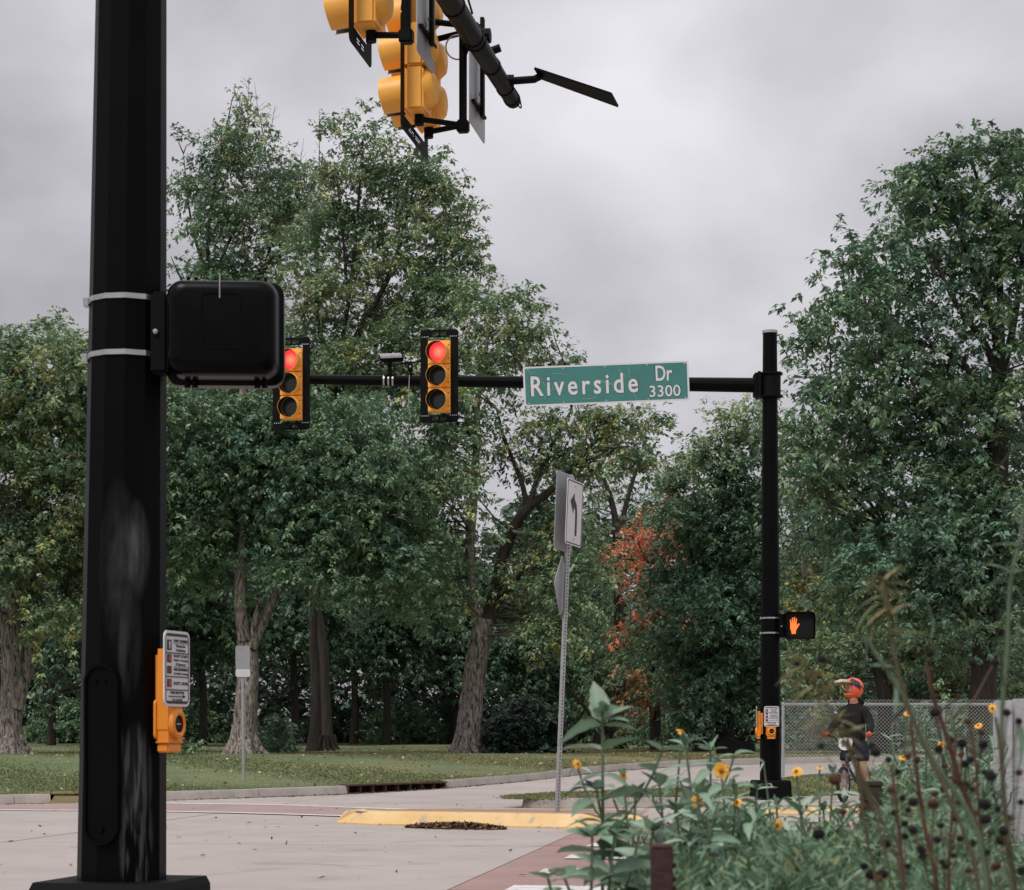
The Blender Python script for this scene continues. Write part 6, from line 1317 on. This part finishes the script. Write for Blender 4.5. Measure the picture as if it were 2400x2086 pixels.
plant('flowering_plant', 'plant with a yellow side flower close to the far pole base', (1866, 1808), 5.0, LANCE, .07, 7, flower_r=.017, face=(R(-35), 0, R(-35)), side=2, lo=.5, top=.9, sidefl=1)
plant('flowering_plant', 'plant with a small yellow flower beneath the large bloom', (1728, 1880), 4.6, LANCE, .08, 8, flower_r=.012, face=(R(-30), 0, R(-30)), side=2, sidefl=1, lo=.5)
plant('flowering_plant', 'slim plant with a pale yellow flower left of the number plate', (1921, 1798), 6.2, NARROW, .07, 6, flower_r=.013, face=(R(-70), 0, 0), side=1, lo=.5, top=.85)
for i, (x, y, d_, ms, ln, lab) in enumerate([
    (1490, 1860, 4.5, LANCE, .085, 'leafy plant right behind the tallest stem'), (1545, 1840, 4.8, LANCE, .085, 'leafy plant behind the rust-red post, left one'), (1585, 1900, 4.3, BROAD, .075, 'broad-leaved plant just right of the rust-red post'),
    (1635, 1860, 4.6, LANCE, .09, 'leafy plant left under the largest flower'), (1660, 1920, 4.3, LANCE, .09, 'drooping-leaved plant below the largest flower'), (1720, 1850, 5.2, LANCE, .08, 'leafy plant right of the largest flower'),
    (1775, 1850, 5.4, LANCE, .08, 'leafy plant before the far pole base'), (1760, 1930, 4.5, LANCE, .09, 'leafy plant low before the far pole'), (1820, 1890, 5.0, LANCE, .08, 'leafy plant right of the far pole base'), (1880, 1890, 5.3, LANCE, .07, 'leafy plant before the front wheel'),
    (1530, 1950, 4.0, BROAD, .08, 'broad-leaved plant left against the rust-red post'), (1620, 1980, 4.0, LANCE, .08, 'leafy plant at the bottom edge right of the rust-red post'), (1700, 1990, 4.1, LANCE, .08, 'leafy plant at the bottom edge below the flowers'), (1850, 1970, 4.6, NARROW, .07, 'narrow-leaved plant before the yellow pavement kerb'),
    (1930, 1900, 5.6, BROAD, .07, 'plant with a broad hanging leaf before the bicycle'), (1952, 1812, 5.9, LANCE, .08, 'upright leafy plant overlapping the front wheel'), (1790, 1790, 6.0, NARROW, .07, 'thin budded plant overlapping the far pole')]):
    plant('leafy_plant', lab, (x, y), d_, ms, ln, 9, side=3, lo=.48)
for i, (x, y, d_, fl, lab) in enumerate([
    (2127, 1672, 6.6, 1, 'narrow-leaved plant with yellow flower high against the fence'), (2292, 1700, 6.2, 1, 'narrow-leaved plant with yellow flower near the white boards'), (2205, 1745, 6.0, 1, 'narrow-leaved plant with low yellow flower between brown stems'), (2115, 1775, 6.0, 1, 'narrow-leaved plant with small yellow flower right of the rider'),
    (2325, 1660, 5.8, 1, 'narrow-leaved plant with yellow flower at the white post'), (2170, 1700, 6.4, 0, 'spiky narrow-leaved plant before the fence, left'), (2235, 1690, 6.3, 0, 'spiky narrow-leaved plant before the fence, middle'), (2265, 1750, 5.8, 0, 'spiky narrow-leaved plant before the fence, right'),
    (2090, 1840, 5.6, 0, 'narrow-leaved plant beside the wooden post'), (2150, 1800, 5.8, 0, 'narrow-leaved plant right of the wooden post'), (2210, 1820, 5.4, 0, 'narrow-leaved plant in the thick of the right bed'), (2265, 1860, 5.2, 0, 'narrow-leaved plant left of the white boards')]):
    plant('narrow_leaf_plant', lab, (x, y), d_, NARROW, .095, 13, flower_r=.014 if fl else 0, face=(R(random.uniform(-60, -10)), 0, R(random.uniform(-40, 40))), side=3, lo=.5, elev=(.2, .9), top=.93 if fl else 1.0)
# dense fine ground cover between the plants
def cover():
    n = 15000; px_ = rng.uniform(1470, 2460, n); d_ = np.where(px_ < 2060, rng.uniform(3.7, 5.3, n), rng.uniform(3.7, 8.5, n)); X = (px_ - HX) / F * d_
    top = 0.80 + 0.025 * (d_ - 4) + np.where(px_ > 2060, .05, 0) - np.clip((px_ - 2310) / 40, 0, 1) * .16 + .05 * np.sin(X * 9) * np.sin(d_ * 6) + .03 * np.sin(X * 23 + 1) - np.clip((1560 - px_) / 90, 0, 1) * .12
    Z = top - np.abs(rng.normal(0, .16, n)); C = np.stack([X, d_, np.maximum(.05, Z)], 1); A_ = unit(rng.normal(0, 1, (n, 3)) * np.array([1, 1, .3]) + np.array([0, 0, .9]))
    k = 8; an = rng.uniform(0, 6.28, (n, k)); ax = unit(np.stack([np.cos(an), np.sin(an), rng.normal(.35, .5, (n, k))], -1) + A_[:, None, :] * .5); P = C[:, None, :] + A_[:, None, :] * rng.uniform(-.05, .05, (n, k, 1)) + rng.normal(0, .006, (n, k, 3))
    sd_ = unit(np.cross(ax, rng.normal(0, 1, (n, k, 3)))); s_ = rng.uniform(.02, .05, (n, k, 1)); w = s_ * .10
    V = np.stack([P, P + ax * s_ * .5 + sd_ * w, P + ax * s_, P + ax * s_ * .5 - sd_ * w], 2).reshape(-1, 4, 3)
    cl = (np.array([(.17, .28, .17), (.12, .21, .12), (.23, .33, .22), (.24, .26, .12)])[rng.choice(4, n, p=[.4, .3, .2, .1])][:, None, :] * rng.uniform(.75, 1.25, (n, k, 1))).reshape(-1, 3)
    link('ground_cover', quadmesh('ground_cover', V, cl, 'bed_leaf'), None, kind='stuff', label='feathery low greenery filling the flower bed', category='ground cover')
cover()
# dry stems with dark seed heads, close to the camera
sm_ = MB(); V, Fc = ellip((0, 0, 0), (1, 1, .82), None, 12, 9, lambda p: p * (1 + .10 * math.sin(p.x * 17) * math.sin(p.y * 19 + p.z * 13))); sm_.add(V, Fc)
for k in range(9):
    a = 2 * math.pi * k / 9; sm_.add([(math.cos(a - .2) * .7, math.sin(a - .2) * .7, -.6), (math.cos(a + .2) * .7, math.sin(a + .2) * .7, -.6), (math.cos(a) * 1.35, math.sin(a) * 1.35, -.95)], [(0, 1, 2)])
SEED = sm_.mesh('seed_head', 'seed_dark', True); SEEDB = sm_.mesh('seed_head', 'seed_brown', True)
def dry_plant(label, path, d, heads, stem, r=.006, leaves=(), name='dried_plant', lm=DRY, dd=0.0):
    d = d + .45; r = r * .62 * (d / 2.6)
    P = [U(x, y, d + dd * i) for i, (x, y) in enumerate(path)]
    b = P[-1] + (P[-1] - P[-2]).normalized() * 0.02; base = Vector((b.x + (P[-1].x - P[-2].x) * 1.5, b.y, 0.02)); P = P + [base.lerp(P[-1], .5) + Vector((.015, 0, 0)), base]
    e = empty(name, base, 0, label, 'dried plant'); P = smooth_line([p - base for p in P], 2)
    mb = MB(); n = len(P); mb.tube(P, [r * (.55 + .6 * i / n) for i in range(n)], 7); mb.build('stem', stem, e, smooth=True)
    for hx, hy, hr in heads:
        c = U(hx, hy, d + random.uniform(-.12, .12)) - base; j = min(range(n), key=lambda i: (P[i] - c - Vector((0, 0, -.07))).length)
        mid = P[j].lerp(c, .6) + Vector((0, 0, -.02)); mb = MB(); mb.tube([P[j], mid, c], [r * .4, r * .3, r * .25], 5); mb.build('pedicel', stem, e, smooth=True)
        link('seed_head', SEED if random.random() < .75 else SEEDB, e, loc=c, rot=(random.uniform(-.5, .5), random.uniform(-.5, .5), random.uniform(0, 6)), scale=hr / F * d)
    leaves = list(leaves)
    if lm is DRY:
        for lx, ly, a, ln in list(leaves):
            for _ in range(2): leaves.append((lx + random.uniform(-22, 22), ly + random.uniform(-22, 22), a + random.uniform(-.9, .9), ln * random.uniform(.8, 1.5)))
    for lx, ly, a, ln in leaves:
        p = U(lx, ly, d) - base; az_ = 0 if math.cos(a) > 0 else math.pi; put_leaf(e, p, az_ + random.uniform(-.3, .3), math.asin(max(-1, min(1, math.sin(a)))), ln / F * d, lm)
    return e
random.seed(33)
dry_plant('thin dark stem with many small heads in the thick of the right bed', [(2240, 1720), (2236, 1800), (2232, 1900), (2225, 2000), (2222, 2075)], 2.9, [(2228, 1735, 9), (2252, 1770, 8), (2215, 1795, 9), (2245, 1830, 9), (2210, 1850, 8), (2250, 1880, 8), (2240, 1920, 9), (2205, 1935, 8), (2250, 1965, 9), (2235, 2005, 8), (2208, 2020, 8), (2120, 1930, 9)], 'stem_brown', .0042)
dry_plant('slanting dark stem with small heads left of the white boards', [(2275, 1700), (2285, 1770), (2292, 1860), (2300, 1960), (2318, 2070)], 2.8, [(2268, 1690, 9), (2300, 1715, 8), (2275, 1780, 9), (2308, 1810, 8), (2280, 1850, 8), (2285, 1905, 9), (2320, 1950, 8), (2280, 1975, 9), (2300, 2010, 8), (2270, 2040, 9)], 'stem_brown', .0042)
dry_plant('short dark stem with small heads beside the wooden post', [(2090, 1790), (2096, 1850), (2106, 1940), (2118, 2060)], 2.9, [(2082, 1780, 8), (2104, 1808, 8), (2088, 1850, 9), (2115, 1870, 8), (2096, 1905, 8), (2122, 1960, 9), (2100, 2000, 8), (2128, 2030, 8)], 'stem_brown', .0040)
dry_plant('rust-brown dry stem rising in front of the fence, right of the rider', [(2172, 1560), (2182, 1610), (2192, 1650), (2212, 1706), (2234, 1772), (2248, 1835), (2270, 1875), (2318, 2040)], 2.7, [(2190, 1670, 12), (2200, 1755, 11), (2262, 1790, 11), (2262, 1838, 10), (2255, 1742, 12), (2305, 1745, 12), (2280, 1553, 11), (2330, 1553, 10), (2180, 1530, 10)], 'stem_brown', .0066)
dry_plant('thin brown dry stem with small dark heads between wooden post and right bed', [(2134, 1690), (2140, 1740), (2146, 1796), (2158, 1881), (2175, 1978), (2197, 2062)], 2.6, [(2149, 1780, 10), (2128, 1772, 9), (2187, 1883, 15), (2192, 1860, 10), (2128, 1898, 9), (2197, 1968, 10), (2160, 1990, 12), (2162, 2005, 9), (2214, 2030, 9)], 'stem_brown', .0056)
dry_plant('dry stem with round dark heads at the wooden post', [(1985, 1730), (1992, 1770), (2008, 1808), (2020, 1881), (2030, 1966), (2056, 2055)], 2.9, [(2043, 1748, 10), (2052, 1762, 13), (1956, 1827, 15), (2022, 1890, 12), (1918, 1955, 14), (2077, 1977, 13), (2025, 2030, 10), (2043, 2050, 15), (2070, 2048, 13), (1975, 1902, 10)], 'stem_olive', .0036)
dry_plant('dry stems with dark heads before the white boards', [(2333, 1680), (2345, 1750), (2350, 1850), (2362, 1960), (2385, 2090)], 2.4, [(2360, 1670, 10), (2388, 1690, 9), (2322, 1818, 14), (2308, 1885, 16), (2338, 1895, 9), (2310, 1920, 14), (2368, 1918, 11), (2352, 1948, 13), (2346, 1970, 14), (2335, 2030, 13), (2393, 1880, 9), (2388, 1810, 9), (2395, 2040, 12), (2312, 1998, 10)], 'stem_olive', .0056)
dry_plant('blurred olive stalk with thin dry leaves and heads above the rider', [(2076, 1370), (2080, 1440), (2100, 1560), (2150, 1720), (2240, 1900), (2300, 2060)], 2.2, [(2070, 1345, 13), (2140, 1880, 14), (2140, 1945, 12)], 'stem_olive', .005, [(2076, 1372, .5, 60), (2076, 1372, 2.6, 60), (2077, 1390, .2, 60), (2078, 1400, 2.9, 60), (2080, 1430, -.4, 50), (2082, 1440, 3.6, 50), (2090, 1500, .2, 60), (2078, 1420, 1.2, 50)])
dry_plant('blurred olive stalk with dry leaves across the rider', [(1972, 1690), (1990, 1740), (2008, 1790), (2035, 1850), (2085, 1960), (2120, 2060)], 2.1, [(1925, 1748, 8), (2060, 2060, 10)], 'stem_olive', .0032, [(1955, 1690, 2.6, 55), (1955, 1690, .6, 55), (1958, 1710, 3.3, 60), (1960, 1725, .3, 60), (1962, 1735, 2.3, 60), (1958, 1700, 1.2, 50), (1970, 1750, .1, 55)])
dry_plant('blurred brownish sprig reaching left above the fence', [(1880, 1560), (1905, 1590), (1935, 1640), (1990, 1760), (2090, 2000)], 2.1, [(1925, 1545, 12), (1868, 1555, 9)], 'stem_olive', .0035, [(1885, 1562, 3.3, 55), (1890, 1575, .1, 60), (1900, 1585, 3.0, 60), (1905, 1590, .3, 60), (1880, 1555, 2.2, 40), (1920, 1610, -.2, 55), (1925, 1620, 3.4, 55)])
dry_plant('blurred green stalk with large drooping leaves right of the helmet', [(2030, 1492), (2050, 1530), (2085, 1575), (2126, 1656), (2192, 1796), (2268, 1893), (2310, 2000)], 2.3, [(2098, 1548, 9)], 'stem_green', .0062, [(2018, 1488, -.9, 75), (2040, 1560, 0, 60), (2088, 1580, -1.1, 90), (2100, 1600, -1.3, 60), (2180, 1440, -1.2, 60), (2180, 1470, .05, 60), (2170, 1410, -1.2, 50)], 'stalked_plant', LANCE)
dry_plant('tall green stalk at the right edge with long pale leaves', [(2425, 960), (2412, 1100), (2395, 1250), (2368, 1350), (2363, 1450), (2360, 1550), (2349, 1640), (2346, 1800), (2372, 2060)], 2.5, [(2345, 1480, 10)], 'stem_green', .0055, [(2425, 975, 2.6, 65), (2418, 1045, 3.05, 85), (2405, 1180, 2.95, 50), (2372, 1350, 2.2, 80), (2368, 1355, 3.4, 70), (2366, 1345, .6, 60), (2400, 1290, 2.4, 75), (2380, 1330, 2.9, 50), (2370, 1370, -.6, 50), (2380, 1690, -1.1, 90), (2385, 1750, -1.2, 90)], 'stalked_plant', LANCE)
